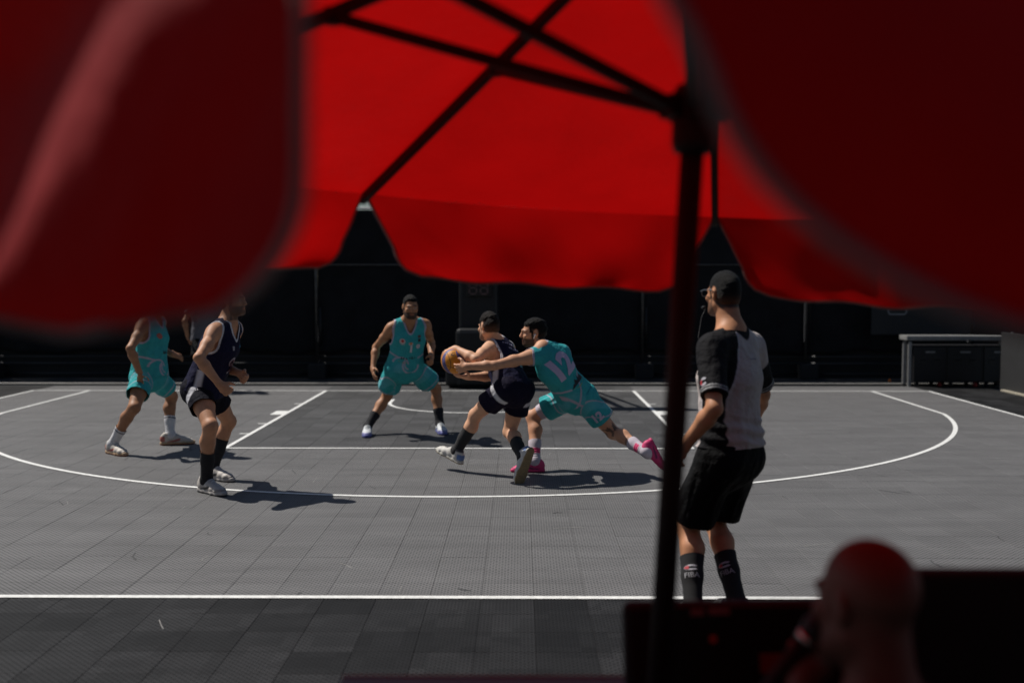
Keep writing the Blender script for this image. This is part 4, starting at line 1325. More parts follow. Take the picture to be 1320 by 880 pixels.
# joints of every figure, in metres
POSE = {
 'teal_left': dict(head=(-3.739, 11.0, 1.562), neck=(-3.804, 11.02, 1.419), shR=(-3.823, 10.84, 1.291), shL=(-3.764, 11.18, 1.317), hipR=(-3.862, 10.92, 0.764), hipL=(-3.789, 11.08, 0.766), anR=(-4.109, 10.717, 0.1), toeR=(-3.922, 10.567, 0.03), anL=(-3.725, 11.316, 0.1), toeL=(-3.511, 11.397, 0.03), elL=(-3.856, 11.366, 1.046), wrL=(-3.653, 11.195, 0.975), tipL=(-3.537, 11.342, 0.916), knL=(-3.747, 11.458, 0.498), elR=(-3.86, 10.582, 1.071), wrR=(-3.803, 10.668, 0.818), tipR=(-3.826, 10.745, 0.638), knR=(-3.838, 10.594, 0.484), _s=1.033),
 'navy_left': dict(head=(-2.401, 8.95, 1.571), neck=(-2.469, 8.98, 1.421), shR=(-2.512, 8.78, 1.32), shL=(-2.43, 9.12, 1.33), hipR=(-2.684, 8.88, 0.831), hipL=(-2.642, 9.05, 0.834), anR=(-2.588, 8.755, 0.1), toeR=(-2.424, 8.622, 0.03), anL=(-2.704, 9.34, 0.1), toeL=(-2.534, 9.238, 0.03), elL=(-2.54, 9.14, 1.004), wrL=(-2.349, 8.943, 0.968), tipL=(-2.271, 8.889, 0.915), knL=(-2.559, 9.355, 0.509), elR=(-2.557, 8.496, 1.131), wrR=(-2.422, 8.596, 0.911), tipR=(-2.339, 8.609, 0.828), knR=(-2.502, 8.594, 0.572), _s=1.044),
 'teal_one': dict(head=(-1.206, 11.75, 1.449), neck=(-1.235, 11.85, 1.275), shR=(-1.423, 11.85, 1.215), shL=(-1.064, 11.95, 1.245), hipR=(-1.407, 11.98, 0.757), hipL=(-1.197, 12.05, 0.761), anR=(-1.728, 12.061, 0.1), toeR=(-1.703, 11.764, 0.02), anL=(-0.928, 12.265, 0.1), toeL=(-0.867, 12.041, 0.02), elL=(-1.018, 12.223, 1.039), wrL=(-0.999, 11.986, 0.896), tipL=(-0.983, 11.892, 0.825), knL=(-0.979, 12.369, 0.492), elR=(-1.621, 12.031, 0.998), wrR=(-1.637, 11.881, 0.765), tipR=(-1.604, 11.758, 0.613), knR=(-1.534, 12.285, 0.419), _s=1.044),
 'navy_ball': dict(head=(-0.289, 9.72, 1.325), neck=(-0.261, 9.7, 1.185), shL=(-0.273, 9.62, 1.134), shR=(-0.116, 9.93, 1.115), elL=(-0.394, 9.36, 1.056), tipL=(-0.692, 9.54, 1.091), elR=(-0.264, 9.8, 0.867), wrR=(-0.469, 9.64, 0.878), tipR=(-0.589, 9.55, 0.889), hipL=(-0.145, 9.44, 0.776), hipR=(-0.001, 9.58, 0.768), anL=(-0.582, 9.739, 0.19), toeL=(-0.738, 9.747, 0.11), anR=(0.019, 9.27, 0.218), toeR=(-0.028, 9.221, 0.03), wrL=(-0.581, 9.542, 1.139), knL=(-0.407, 9.649, 0.529), knR=(-0.1, 9.697, 0.375), _s=1.033),
 'teal_twelve': dict(head=(0.117, 9.68, 1.271), neck=(0.194, 9.68, 1.145), shL=(0.101, 9.45, 1.07), shR=(0.384, 9.69, 1.088), elL=(-0.23, 9.29, 1.007), wrL=(-0.466, 9.3, 0.999), tipL=(-0.592, 9.38, 0.959), hipL=(0.558, 9.66, 0.698), hipR=(0.44, 9.82, 0.68), anL=(1.104, 9.397, 0.24), toeL=(1.243, 9.4, 0.04), anR=(0.133, 9.728, 0.1), toeR=(-0.05, 9.719, 0.03), knR=(0.114, 9.95, 0.477), knL=(0.842, 9.76, 0.36), elR=(0.46, 9.961, 0.889), wrR=(0.359, 9.759, 0.729), tipR=(0.293, 9.9, 0.606), _s=1.044),
 'referee': dict(head=(1.051, 5.58, 1.674), neck=(1.063, 5.55, 1.51), shL=(0.953, 5.37, 1.406), shR=(1.212, 5.66, 1.395), hipL=(1.01, 5.44, 0.851), hipR=(1.141, 5.58, 0.836), anL=(0.872, 5.345, 0.09), toeL=(0.798, 5.42, 0.026), anR=(1.111, 5.425, 0.09), toeR=(1.061, 5.6, 0.02), elL=(0.937, 5.178, 1.128), wrL=(0.817, 5.313, 0.926), tipL=(0.752, 5.425, 0.782), knL=(0.883, 5.612, 0.46), elR=(1.316, 5.835, 1.127), wrR=(1.293, 6.013, 0.924), tipR=(1.267, 6.085, 0.745), knR=(1.039, 5.734, 0.466), _s=1.022),
 'bystander': dict(head=(-4.984, 16.95, 1.671), neck=(-5.0, 16.95, 1.463), shR=(-5.167, 16.85, 1.379), shL=(-4.845, 17.05, 1.375), hipR=(-5.084, 16.95, 0.837), hipL=(-4.938, 17.0, 0.835), anR=(-5.1, 16.881, 0.08), toeR=(-5.056, 16.65, 0.03), anL=(-4.892, 16.883, 0.08), toeL=(-4.79, 16.652, 0.03), elL=(-4.794, 17.207, 1.098), wrL=(-4.764, 17.129, 0.853), tipL=(-4.8, 17.204, 0.686), knL=(-4.862, 16.758, 0.471), elR=(-5.225, 16.67, 1.118), wrR=(-5.206, 16.75, 0.872), tipR=(-5.178, 16.809, 0.698), knR=(-5.034, 16.724, 0.473), _s=0.978),
 'announcer': dict(head=(0.638, 1.95, 1.156), neck=(0.673, 1.91, 0.961), shL=(0.509, 1.815, 0.891), shR=(0.838, 2.005, 0.891), hipL=(0.655, 1.765, 0.53), hipR=(0.811, 1.855, 0.53), knL=(0.392, 2.121, 0.53), anL=(0.367, 2.164, 0.1), toeL=(0.267, 2.338, 0.02), knR=(0.634, 2.261, 0.53), anR=(0.609, 2.304, 0.1), toeR=(0.509, 2.478, 0.02), wrL=(0.538, 2.02, 0.975), elL=(0.489, 1.945, 0.621), tipL=(0.573, 2.03, 1.038), elR=(0.798, 2.074, 0.581), wrR=(0.626, 2.252, 0.601), tipR=(0.515, 2.384, 0.601), _s=1.0),
}
# ------------------------------------------------------------------ the cast
TEAL = (.042, .35, .365); TEAL2 = (.13, .42, .48); LAV = (.42, .38, .46); NAVY = (.011, .011, .034); BLK = (.006, .006, .007); WHITE = (.60, .59, .62)

def ring(x, z, cx, cz, r, w): return np.exp(-((np.hypot(x - cx, z - cz) - r) / w) ** 4)

def teal_top(trimw=.015):
    def f(B, V, C, nc, ac, hm):
        x, y, t = B.tc(V); z = t * B.U
        fr = (y > -.02)
        blob = smooth01(waves(V - B.hc, 13, 21, 2), .25, .5) * (1 - smooth01(t, .22, .34))
        C = mixc(C, blob * .55, TEAL2)
        C = mixc(C, ring(x, z, .075, .10, .075, .0085) * (z > .105) * fr, LAV)
        C = mixc(C, ring(x, z, -.03, .085, .085, .0095) * ((z < .095) | (x > .03)) * fr * (x > -.13), LAV)
        C = mixc(C, ring(x, z, -.02, .10, .055, .007) * (x > -.01) * (z < .13) * fr, LAV)
        # side flash and back band
        C = mixc(C, np.exp(-((z - .17 - .35 * (np.abs(x) - .10)) / .010) ** 4) * (np.abs(x) > .10), LAV)
        C = mixc(C, np.exp(-((z - .10 - .16 * np.sin(x * 9 + .5)) / .0125) ** 4) * (~fr), LAV)
        C = mixc(C, np.exp(-((x + .135 + .35 * (z - .06)) / .009) ** 4) * (z < .16) * (~fr), LAV)
        C = mixc(C, np.maximum(1 - smooth01(nc, trimw, trimw + .004), 1 - smooth01(ac, trimw, trimw + .004)), LAV)
        return C
    return f
def teal_shorts(B, V, C, hm, isL):
    rel = V - B.hc
    x = np.abs(rel @ B.rh); y = rel @ B.fh; a = hm
    ang = np.arctan2(y, x - .09)
    q = a - .16 - .10 * np.sin(ang * 1.6 + .6)
    q2 = a - .07 - .06 * np.sin(ang * 2.1 - .8)
    C = mixc(C, smooth01(q, -.10, -.09) * (1 - smooth01(q, -.01, .0)) * .5 * (x > .05), TEAL2)
    C = mixc(C, np.exp(-(q / .008) ** 4) * (x > .05), LAV)
    C = mixc(C, np.exp(-(q2 / .006) ** 4) * (x > .08) * (ang > -.9), LAV)
    return C
def navy_top(B, V, C, nc, ac, hm):
    x, y, t = B.tc(V)
    side = np.exp(-((y - .015 + .10 * (t - .3)) / .030) ** 6) * (np.abs(x) > .10)
    C = mixc(C, side * (1 - smooth01(t, .62, .66)) * ((t < .34) | (t > .44)), WHITE)
    tw = .015
    return mixc(C, np.maximum(1 - smooth01(nc, tw, tw + .004), 1 - smooth01(ac, tw, tw + .004)), WHITE)
def navy_shorts(B, V, C, hm, isL):
    s = B.s
    lat = np.abs((V - B.hc) @ B.rh); fr = (V - B.hc) @ B.fh
    return mixc(C, np.exp(-((fr + .0 - .12 * hm) / .028) ** 6) * (lat > .10) * (hm > .012), WHITE)

SKIN_A, SKIN_C, SKIN_D, SKIN_E, SKIN_F, SKIN_G, SKIN_H = (.36, .17, .087), (.51, .25, .14), (.41, .195, .10), (.66, .36, .22), (.60, .305, .18), (.49, .225, .115), (.11, .05, .038)
HAIR = (.0065, .0055, .005)

# bystander far behind
def dark_print(B): pass
by = build_person('person', 'person in grey shirt standing far back by the fence behind navy player', POSE['bystander'], dict(
    fwd=(.35, -.93, -.05), skin=SKIN_A, haircol=HAIR, hair=.010, beard=.5, h=.009, handL=((0, -1, 0), (-1, 0, 0), .3, .2), handR=((0, -1, 0), (1, 0, 0), .3, .2),
    shoe=dict(upper=(.05, .05, .05), sole=(.3, .3, .3)), sock=dict(len=.12, col=BLK),
    top=dict(name='shirt', col=(.13, .13, .15), sleeve=.6, vneck=0, hem=-.1, loose=.03, fold=.008), shorts=dict(col=BLK, len=.8, loose=.03, hemr=.11)))

# teal player at the left
pa = build_person('person', 'person in teal basketball kit and white socks at far left, head hidden by parasol', POSE['teal_left'], dict(
    fwd=(.93, -.35, -.08), skin=SKIN_A, haircol=HAIR, hair=.012, beard=.8, group='basketball players',
    handR=((1, -.1, 0), (0, 1, 0), .28, .3), handL=((0, -.3, 1), (.1, .75, -.6), .12, .9),
    shoe=dict(upper=(.55, .50, .44), sole=(.50, .34, .20), outsole=(.45, .13, .06), flash=(.42, .10, .08), lace=(.62, .60, .55), heel=(.42, .12, .09), tongue=(.42, .38, .33)),
    sock=dict(len=.20, col=(.66, .65, .66), band=(.03, .03, .05)),
    top=dict(col=TEAL, paint=teal_top(.014), fold=.009, hem=.02, loose=.022, seed=4), shorts=dict(col=TEAL, paint=teal_shorts, len=.60, loose=.026, hemr=.105, fold=.010, seed=12)))

# navy player at the left front
pc = build_person('person', 'person in navy basketball kit with black socks crouching on the left of the arc', POSE['navy_left'], dict(
    fwd=(.95, -.25, .05), skin=SKIN_C, haircol=HAIR, hair=.010, beard=.75, h=.006, group='basketball players',
    handR=((.3, .3, .8), (-.2, 1, .2), 1.15, .0), handL=((.2, -.2, 1), (0, -1, -.1), 1.1, .0),
    shoe=dict(upper=(.50, .46, .42), sole=(.44, .41, .38), outsole=(.10, .10, .10), flash=(.02, .02, .02), lace=(.60, .58, .55), toe=(.30, .27, .25), tongue=(.35, .32, .30)),
    sock=dict(len=.26, col=(.012, .012, .014)),
    top=dict(col=NAVY, paint=navy_top, fold=.008, hem=-.04, loose=.022, seed=7), shorts=dict(col=(.008, .0075, .014), paint=navy_shorts, len=.50, loose=.018, hemr=.098, seed=9)))

# teal number 1
pd = build_person('person', 'person in teal basketball kit number 1 with a dark beard facing the camera, knees apart', POSE['teal_one'], dict(
    fwd=(.30, -.94, -.12), skin=SKIN_D, haircol=HAIR, hair=.011, beard=.9, fringe=.072, fadeskin=1, group='basketball players',
    handR=((.3, -1, 0), (1, .2, 0), .3, .3), handL=((0, -1, .2), (-1, .2, 0), .9, .05),
    shoe=dict(upper=(.60, .62, .64), sole=(.12, .13, .36), outsole=(.05, .05, .25), flash=(.05, .10, .25), lace=(.05, .06, .08), heel=(.05, .08, .35), toe=(.26, .26, .48), tongue=(.35, .37, .38), collar=(.03, .05, .18)),
    sock=dict(len=.17, col=(.014, .014, .018)),
    under=(('R', (.45, .74), BLK), ('L', (.45, .74), BLK)),
    top=dict(col=TEAL, paint=teal_top(.016), fold=.008, hem=.0, loose=.024, seed=3), shorts=dict(col=TEAL, paint=teal_shorts, len=.66, loose=.030, hemr=.122, fold=.011, seed=5)))

# ball handler
pe = build_person('person', 'person in navy basketball kit holding the ball, seen from behind in mid stride', POSE['navy_ball'], dict(
    fwd=(-.58, .80, -.12), skin=SKIN_E, haircol=(.012, .008, .006), hair=.014, curl=.9, tuft=.0065, beard=.7, group='basketball players',
    handL=((-.2, -.6, -.4), (-.45, .35, -.9), .30, .35), handR=((-.3, -.6, .7), (-.2, .0, 1), .25, .5),
    plantedL=0, plantedR=0, footdirR=((-.36, -.10, -.92), (-.40, .86, .30)), footdirL=((-.66, .66, .26), (.2, -.15, .95)),
    shoe=dict(upper=(.58, .56, .52), sole=(.52, .50, .45), outsole=(.30, .21, .10), flash=(.60, .58, .55), lace=(.08, .08, .09), heel=(.12, .20, .42), tongue=(.03, .03, .035), collar=(.04, .04, .05)),
    sock=dict(len=.24, col=(.020, .020, .022)),
    top=dict(col=NAVY, paint=navy_top, fold=.009, hem=-.05, loose=.014, seed=17), shorts=dict(col=(.010, .008, .022), paint=navy_shorts, len=.52, loose=.017, hemr=.105, seed=19)))

# number 12
def tattoo(B, V, C):
    kn, an, hp = B.J['knL'], B.J['anL'], B.J['hipL']
    td = unit(kn - hp); a = (V - hp) @ td / np.linalg.norm(kn - hp)
    n = waves(V, 95, 71, 2)
    m = ((a > .78) & (a < .99) & (n > .05) & (seg_d(V, hp, kn) < .11) & ((V - kn) @ np.array([0, -1, -.5]) > .005)) * .75
    sd = unit(an - kn); b = (V - kn) @ sd / np.linalg.norm(an - kn)
    m2 = ((b > .5) & (b < .68) & (n > -.05) & (seg_d(V, kn, an) < .08)) * .6
    return mixc(C, np.maximum(m, m2), (.03, .028, .03))
pf = build_person('person', 'person in teal basketball kit number 12 with pink shoes lunging to reach the ball', POSE['teal_twelve'], dict(
    fwd=(-.985, -.10, -.02), skin=SKIN_F, haircol=HAIR, hair=.015, tuft=.0075, curl=.8, beard=.85, paint=tattoo, h=.006, group='basketball players',
    handL=((0, -.2, 1), (-.2, .9, 0), .35, .7), handR=((-.5, 0, .5), (.6, -.4, 0), .4, .2),
    foot=.86, plantedL=0, footdirL=((.45, 0, -.89), (-.86, -.2, -.42)),
    shoe=dict(upper=(.62, .035, .16), sole=(.60, .03, .15), outsole=(.50, .03, .12), flash=(.16, .02, .08), lace=(.66, .05, .20), tongue=(.55, .03, .14)),
    sock=dict(len=.19, col=(.56, .50, .56), mark=(.70, .06, .18)),
    under=(('R', (.50, .80), (.50, .44, .50)),),
    top=dict(col=TEAL, paint=teal_top(.013), fold=.008, hem=-.02, loose=.028, seed=6, cap=.05, neckr=.062, vrad=.030), shorts=dict(col=TEAL, paint=teal_shorts, len=.62, loose=.030, hemr=.112, fold=.010, seed=15)))

# referee
def ref_top(B, V, C, nc, ac, hm):
    x, y, t = B.tc(V)
    ax_ = np.abs(x)
    sd = np.minimum(np.linalg.norm(np.cross(V - B.J['shL'], unit(B.J['elL'] - B.J['shL'])), axis=1), np.linalg.norm(np.cross(V - B.J['shR'], unit(B.J['elR'] - B.J['shR'])), axis=1))
    edge = np.where(t > .62, .085 + (1.02 - t) * .17, .153 + (.62 - t) * .015)
    edge = edge + .035 * (x > 0)
    blk = smooth01(ax_, edge, edge + .006)
    blk = np.where((y > .085) & (t < .75), 0, blk)
    uaR = unit(B.J['elR'] - B.J['shR']); alR = (V - B.J['shR']) @ uaR
    sR = np.linalg.norm(np.cross(V - B.J['shR'], uaR), axis=1)
    blk = np.where(x > 0, smooth01(alR, .105, .112) * (sR < .095) * (ax_ > .15), blk)
    C = mixc(C, blk, (.013, .0125, .014))
    piping = np.exp(-((ax_ - edge) / .005) ** 4) * (t > .45) * (y < .08)
    C = mixc(C, piping * .9, (.55, .52, .54))
    for o in (.012, .028): C = mixc(C, np.exp(-((ac - o) / .0035) ** 4) * (sd < .085) * (ax_ > .165), (.40, .40, .40))
    C = mixc(C, 1 - smooth01(nc, .022, .026), (.014, .014, .015))
    return C
pg = build_person('person', 'person in black and grey referee shirt and glasses standing back to camera', POSE['referee'], dict(
    fwd=(-.44, .90, -.03), skin=SKIN_G, haircol=(.009, .0085, .0085), hair=.007, tuft=.0013, curl=2.2, beard=.7, h=.005, fadeskin=1, nape=-.075, head=.90,
    handL=((-.3, .9, .2), (.9, .3, .2), .5, .15), handR=((0, .8, .4), (-.8, 0, 0), .4, .1),
    shoe=dict(upper=(.012, .012, .013), sole=(.02, .02, .02), lace=(.06, .06, .06)), sock=dict(len=.27, col=(.010, .010, .011), ripple=.0),
    top=dict(name='shirt', col=(.50, .44, .42), paint=ref_top, sleeve=.80, vneck=0, hem=.10, loose=.022, flare=.0, fold=.006, rolls=.0055, seed=23, hemwave=.002),
    shorts=dict(col=(.0055, .0055, .006), len=.86, loose=.022, hemr=.112, fold=.012, seed=31, waist=.20)))

# announcer at the desk
ph = build_person('person', 'bald person in dark shirt seated at the desk speaking into a microphone', POSE['announcer'], dict(
    fwd=(-.43, .90, -.06), skin=SKIN_H, hair=0, beard=.25, h=.005, head=.97, fat=1.1,
    handL=((.1, .5, .6), (.45, .5, -.1), 1.0, .0), handR=((-.3, -.4, .6), (0, 0, -1), .2, .2),
    shoe=dict(upper=(.03, .03, .03), sole=(.1, .1, .1)), sock=dict(len=.15, col=BLK),
    top=dict(name='polo_shirt', col=(.07, .065, .065), sleeve=.7, vneck=0, hem=-.02, loose=.03, fold=.008, seed=41,
             paint=lambda B, V, C, nc, ac, hm: mixc(C, 1 - smooth01(nc, .022, .026), (.012, .012, .012))),
    shorts=dict(col=(.03, .03, .04), len=1.05, loose=.02, hemr=.09)))

# ---- prints, badges and accessories
def front(B, x, z, d=1.0):
    """a point on the chest (d=1) or the back (d=-1): x to the wearer's right, z above the hip line"""
    return B.hc + B.rs * x + B.up * z + B.fs * .13 * d
BLACKP = (.012, .013, .016)
def script_marks(seed, w, h, n=9):
    r = random.Random(seed); bm = bmesh.new()
    for k in range(n):
        cx = -w / 2 + w * (k + .5) / n; hh = h * r.uniform(.25, 1); ww = w / n * r.uniform(.45, 1.0)
        sk = r.uniform(-.4, .4) * hh; b0 = r.uniform(-.1, .1) * h
        bm.faces.new([bm.verts.new(p) for p in ((cx - ww / 2, b0, 0), (cx + ww / 2, b0, 0), (cx + ww / 3 + sk, b0 + hh, 0), (cx - ww / 4 + sk, b0 + hh * .9, 0))])
    bm.faces.new([bm.verts.new(p) for p in ((-w / 2, -h * .12, 0), (w / 2, -h * .12, 0), (w / 2, h * .12, 0), (-w / 2, h * .10, 0))]) if seed % 2 else None
    me = bpy.data.meshes.new('marks'); bm.to_mesh(me); bm.free(); return me
def swoosh(w, h):
    n = 12; up_ = [(w * (i / n - .5), h * math.sin(math.pi * i / n)) for i in range(n + 1)]
    dn = [(w * (i / n - .5), h * .55 * math.sin(math.pi * i / n)) for i in range(n, -1, -1)]
    bm = bmesh.new(); a = [bm.verts.new((x, -y, 0)) for x, y in up_]; b = [bm.verts.new((x, -y - .004, 0)) for x, y in reversed(dn)]
    for i in range(n): bm.faces.new((a[i], a[i + 1], b[i + 1], b[i]))
    me = bpy.data.meshes.new('swoosh'); bm.to_mesh(me); bm.free(); return me
# number 1 player
D = pd; nD = D.fs
body_print(D, text_mesh('1', .105, 0, 1, .006), front(D, -.02, .275), nD, D.up, WHITE, 'number')
body_print(D, poly_mesh(disc_pts(.031)), front(D, .085, .365), nD, D.up, (.60, .50, .46), 'badge', .004)
body_print(D, poly_mesh(disc_pts(.015, 14)), front(D, .085, .370), nD, D.up, (.50, .04, .03), 'badge_centre', .007)
body_print(D, script_marks(4, .045, .014, 5), front(D, .085, .326), nD, D.up, (.60, .52, .50), 'badge_text', .006)
body_print(D, poly_mesh(disc_pts(.026, 18, .018)), front(D, -.010, .342), nD, D.up, (.50, .50, .56), 'badge', .004)
body_print(D, poly_mesh(disc_pts(.014, 14)), front(D, -.010, .346), nD, D.up, (.62, .22, .04), 'badge_centre', .007)
body_print(D, poly_mesh(disc_pts(.023, 16, .029)), front(D, -.098, .31), nD, D.up, (.55, .55, .60), 'badge', .004)
body_print(D, text_mesh('/', .035, 0, 0), front(D, -.098, .31), nD, D.up, (.10, .12, .20), 'badge_mark', .007)
body_print(D, poly_mesh([(-.014, -.045), (.016, -.045), (.016, -.012), (-.014, -.012)]), front(D, -.105, .41), nD, D.up, BLACKP, 'badge', .004)
body_print(D, poly_mesh([(-.018, -.004), (.016, -.004), (.016, .024), (-.018, .024)]), front(D, -.105, .41), nD, D.up, (.10, .03, .03), 'badge', .005)
body_print(D, script_marks(5, .075, .030, 7), front(D, .050, .16), nD, D.up, BLACKP, 'wordmark')
body_print(D, script_marks(8, .070, .042, 6), front(D, -.045, .165), nD, D.up, BLACKP, 'wordmark')
body_print(D, swoosh(.13, .018), front(D, .045, .135), nD, D.up, (.30, .33, .03), 'wordmark_curve', .006)
# number 12 player: back number, wordmark, shorts number
Fp = pf; nF = -Fp.fs
body_print(Fp, text_mesh('12', .27, 0, 2, .014), front(Fp, -.045, .385, -1), nF, Fp.up, (.47, .40, .56), 'number')
body_print(Fp, poly_mesh([(-.09, -.02), (-.055, .012), (-.04, .004), (-.015, .038), (.005, .01), (.02, .02), (.03, .045), (.036, .015), (.06, .03), (.064, .05), (.07, .02), (.09, .0), (.085, -.02), (.0, -.012)]), front(Fp, -.01, .19, -1), nF, Fp.up, BLACKP, 'wordmark')
body_print(Fp, swoosh(.15, .02), front(Fp, -.02, .168, -1), nF, Fp.up, (.33, .36, .03), 'wordmark_curve', .006)
kL = Fp.J['hipL'] + (Fp.J['knL'] - Fp.J['hipL']) * .44
tdL = unit(Fp.J['knL'] - Fp.J['hipL'])
nS = unit(np.array([-.25, -1, .1])); nS = ortho(nS, tdL)
o_ = flat_print('shorts_number', text_mesh('12', .11, 0, 1, .005), Vector(Fp.loc(kL + nS * .10)), Vector(-tdL).cross(Vector(nS)), Vector(-tdL), Fp.shorts, (.47, .42, .52), M_PRINT, Fp.sbvh, .005)
# earbud
eb = Fp.hC + 1.0 * (Fp.hr * -.088 + Fp.fwd * .0 + Fp.hup * -.008)
ebo = bm_obj('earbud', lambda bm: (bmesh.ops.create_icosphere(bm, subdivisions=2, radius=.011, matrix=Matrix.Translation(Vector(Fp.loc(eb)))),
             add_tube(bm, [Vector(Fp.loc(eb)), Vector(Fp.loc(eb + Fp.fwd * .010 - Fp.hup * .034 - Fp.hr * .002))], [.0065, .0055], 10)), Fp.root, mat('white_plastic', (.75, .75, .75), .3), True)
# far wristband / rings are too small to show
# ball handler: creased lettering on the back
Ep = pe; nE = -Ep.fs
body_print(Ep, script_marks(14, .20, .045, 8), front(Ep, .0, .42, -1), nE, Ep.up, (.34, .32, .46), 'team_name')
body_print(Ep, script_marks(16, .15, .05, 6), front(Ep, .015, .355, -1), nE, Ep.up, (.30, .28, .42), 'team_name')
body_print(Ep, text_mesh('24', .085, 0, 1), front(Ep, .055, .20, -1), nE, Ep.up, (.50, .48, .58), 'number')
# left navy player: front number and mark
Cp = pc; nC = Cp.fs
body_print(Cp, text_mesh('9', .22, 0, 2), front(Cp, .0, .27), nC, Cp.up, (.40, .36, .42), 'number')
body_print(Cp, text_mesh('9', .175, 0, 2), front(Cp, .0, .27), nC, Cp.up, (.11, .015, .03), 'number_fill', .006)
body_print(Cp, script_marks(22, .045, .03, 4), front(Cp, -.095, .43), nC, Cp.up, (.04, .30, .50), 'sponsor_mark')
body_print(Cp, poly_mesh([(-.01, -.015), (.012, -.015), (.014, .018), (-.012, .018)]), front(Cp, .055, .43), nC, Cp.up, (.30, .28, .32), 'maker_mark')
body_print(Cp, text_mesh('8', .05, 0, 0), front(Cp, .0, .0), nC, Cp.up, WHITE, 'mark') if False else None
kR = Cp.J['hipR'] + (Cp.J['knR'] - Cp.J['hipR']) * .25
tdR = unit(Cp.J['knR'] - Cp.J['hipR']); nS = ortho(np.array([.35, -1, 0]), tdR)
flat_print('shorts_mark', script_marks(30, .045, .05, 3), Vector(Cp.loc(kR + nS * .10)), Vector(-tdR).cross(Vector(nS)), Vector(-tdR), Cp.shorts, (.45, .44, .48), M_PRINT, Cp.sbvh, .005)
# teal left player: chest mark, badge
Ap = pa; nA = Ap.fs
body_print(Ap, script_marks(5, .09, .04, 6), front(Ap, -.02, .24), nA, Ap.up, BLACKP, 'wordmark')
body_print(Ap, poly_mesh(disc_pts(.03)), front(Ap, .08, .42), nA, Ap.up, (.45, .10, .07), 'badge', .004)
# referee: emblem prints, socks, glasses, whistle cord
Rp = pg
def c_emblem(w, h, name, origin, n, upv, parent, bvh, loc):
    """a letter C with a red bar in its left half"""
    n = Vector(n).normalized(); u = Vector(upv); u = (u - n * u.dot(n)).normalized(); r = u.cross(n)
    bm = bmesh.new(); N_ = 22
    A = []; Bv = []
    for i in range(N_ + 1):
        a = math.radians(38 + (360 - 76) * i / N_)
        A.append(bm.verts.new((w / 2 * math.cos(a), h / 2 * math.sin(a), 0))); Bv.append(bm.verts.new((w / 2 * .60 * math.cos(a) + .0 * w, h / 2 * .42 * math.sin(a), 0)))
    for i in range(N_): bm.faces.new((A[i], A[i + 1], Bv[i + 1], Bv[i]))
    me = bpy.data.meshes.new(name); bm.to_mesh(me); bm.free()
    o1 = flat_print(name, me, loc(origin), r, u, parent, (.45, .44, .48), M_PRINT, bvh, .003)
    me = poly_mesh([(-w * .49 * math.cos(a), h * .36 * math.sin(a)) for a in np.linspace(-1.2, 1.2, 9)])
    o2 = flat_print(name + '_bar', me, loc(origin), r, u, parent, (.42, .02, .03), M_PRINT, bvh, .0045)
for S, sk in (('L', Rp.sockL), ('R', Rp.sockR)):
    kn, an = Rp.J['kn' + S], Rp.J['an' + S]; sd = unit(an - kn)
    view = unit(np.array([0, 0, 1.747]) - an); n = ortho(view + np.array([.05 if S == 'L' else -.15, 0, 0]), sd)
    bv = BVHTree.FromObject(sk, bpy.context.evaluated_depsgraph_get())
    off = Vector(Rp.base)
    bvw = bv
    c0 = kn + sd * (np.linalg.norm(an - kn) - .200)
    locf = lambda p: Vector(Rp.loc(p))
    c_emblem(.076, .030, 'sock_emblem', c0 + n * .08, n, -sd, sk, bv, locf)
    p = c0 + sd * .040 + n * .08
    nn = Vector(n); uu = Vector(-sd)
    me = text_mesh('FIBA', .036, 0, 1)
    for v in me.vertices: v.co.x *= 1.12
    flat_print('sock_lettering', me, locf(p), uu.cross(nn), uu, sk, (.42, .42, .44), M_PRINT, bv, .003)
ua = unit(Rp.J['elL'] - Rp.J['shL'])
pc_ = Rp.J['shL'] + ua * .215 + ortho(np.array([-.75, -.65, 0]), ua) * .08
c_emblem(.05, .045, 'sleeve_emblem', pc_, ortho(np.array([-.75, -.65, 0]), ua), -ua, Rp.top, Rp.bvh, lambda p: Vector(Rp.loc(p)))
body_print(Rp, script_marks(6, .06, .009, 7), front(Rp, -.0, .505, -1), -Rp.fs + Rp.up * .3, Rp.up, (.03, .03, .16), 'maker_script', .004)
def glasses(bm):
    H = lambda x, y, z: Vector(Rp.loc(Rp.hC + (Rp.hr * x + Rp.fwd * y + Rp.hup * z)))
    for sg in (-1, 1):
        add_tube(bm, [H(.082 * sg, -.022, .012), H(.083 * sg, .0, .024), H(.080 * sg, .06, .022), H(.066 * sg, .112, .018)], .0022, 8)
        add_tube(bm, [H((.038 + .026 * math.cos(a)) * sg, .118 - .012 * abs(math.cos(a)), .008 + .019 * math.sin(a)) for a in [2 * math.pi * k / 16 for k in range(17)]], .002, 6, False)
    add_tube(bm, [H(-.012, .121, .012), H(.012, .121, .012)], .0022, 6)
bm_obj('glasses', glasses, Rp.root, mat('glasses_frame', (.10, .11, .13), .35, .6), True)
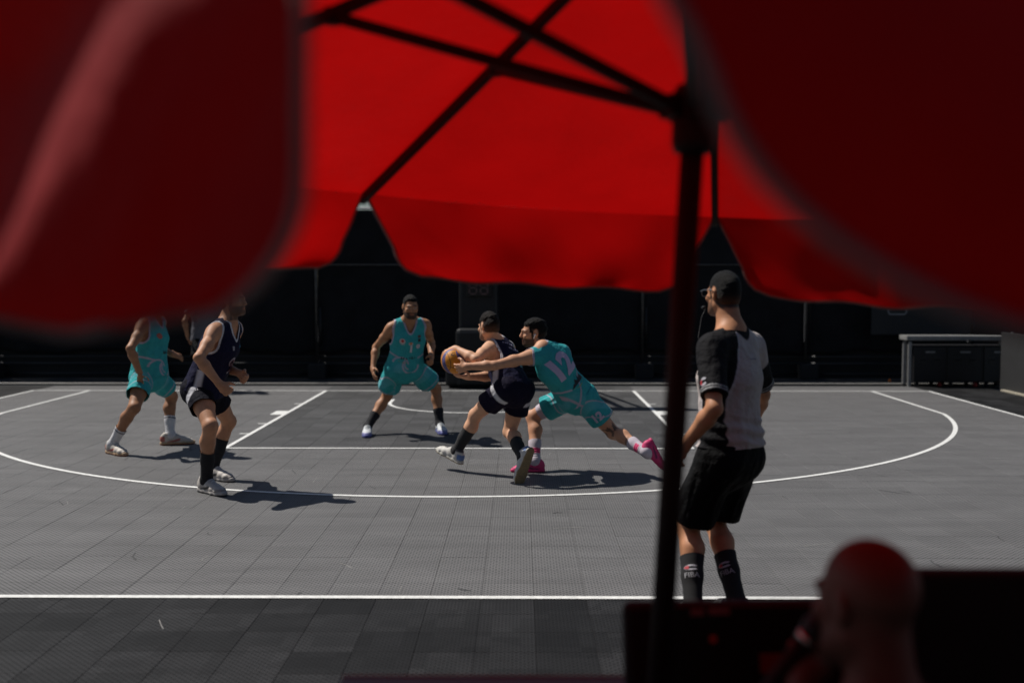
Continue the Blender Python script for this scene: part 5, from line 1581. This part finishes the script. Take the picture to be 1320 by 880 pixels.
def cord(bm):
    H = lambda x, y, z: Vector(Rp.loc(Rp.hC + (Rp.hr * x + Rp.fwd * y + Rp.hup * z)))
    add_tube(bm, [H(-.030, .118, -.075), H(-.05, .125, -.12), H(-.075, .105, -.17), H(-.10, .085, -.22), H(-.11, .06, -.25)], .0025, 6)
    add_tube(bm, [H(-.030, .122, -.066), H(-.028, .150, -.070)], .008, 8)
bm_obj('whistle_cord', cord, Rp.root, M_BLACK_PLASTIC, True)

# ------------------------------------------------------------------ ball
bc = Vector((-.594, 9.53, 1.029)); br = .115
ball = bpy.data.meshes.new('basketball')
bm = bmesh.new(); bmesh.ops.create_icosphere(bm, subdivisions=6, radius=br); 
Rb = Matrix.Rotation(2.0, 3, 'Z') @ Matrix.Rotation(-.5, 3, 'Y')
P_ = np.array([v.co[:] for v in bm.verts]) / br
Q = P_ @ np.array(Rb)
lon = np.arctan2(Q[:, 1], Q[:, 0]); lat = np.arcsin(np.clip(Q[:, 2], -1, 1))
seamf = np.minimum.reduce([np.abs(Q[:, 2]), np.abs(Q[:, 0]), np.abs(np.abs(Q[:, 1]) - .55 - .30 * Q[:, 2] ** 2)])
groove = np.exp(-(seamf / .022) ** 4)
rad = br * (1 - .018 * groove + .0015 * waves(P_, 60, 3, 2))
for v, r_, q in zip(bm.verts, rad, P_): v.co = Vector(q * r_)
bm.to_mesh(ball); bm.free()
for p in ball.polygons: p.use_smooth = True
sw = np.sin(lon * 3 + lat * 2.2 + 2.2) - .70
Cb = np.tile(v3(.68, .25, .008), (len(P_), 1))
Cb = mixc(Cb, smooth01(sw, -.10, .02) * 1.0, (.085, .075, .23))
Cb = mixc(Cb, groove * .9, (.02, .015, .015))
set_col(ball, np.clip(Cb, 0, 1))
bo_ = link('basketball', ball, None, mat('ball_leather', attr='Col', rough=.55, bump=(320, .5, .002)))
bo_.location = bc
tag(bo_, 'orange and blue basketball held between the hands of the navy player', 'basketball')
n_ = Vector((-.25, -.85, .45)).normalized()
bvb = BVHTree.FromPolygons([v.co[:] for v in ball.vertices], [tuple(p.vertices) for p in ball.polygons])
flat_print('ball_mark', script_marks(40, .035, .03, 3), n_ * .1 + Vector((.03, 0, .01)), n_.cross(Vector((0, 0, 1))) * -1, Vector((.2, 0, 1)), bo_, (.02, .015, .012), M_PRINT, bvb, .0015)
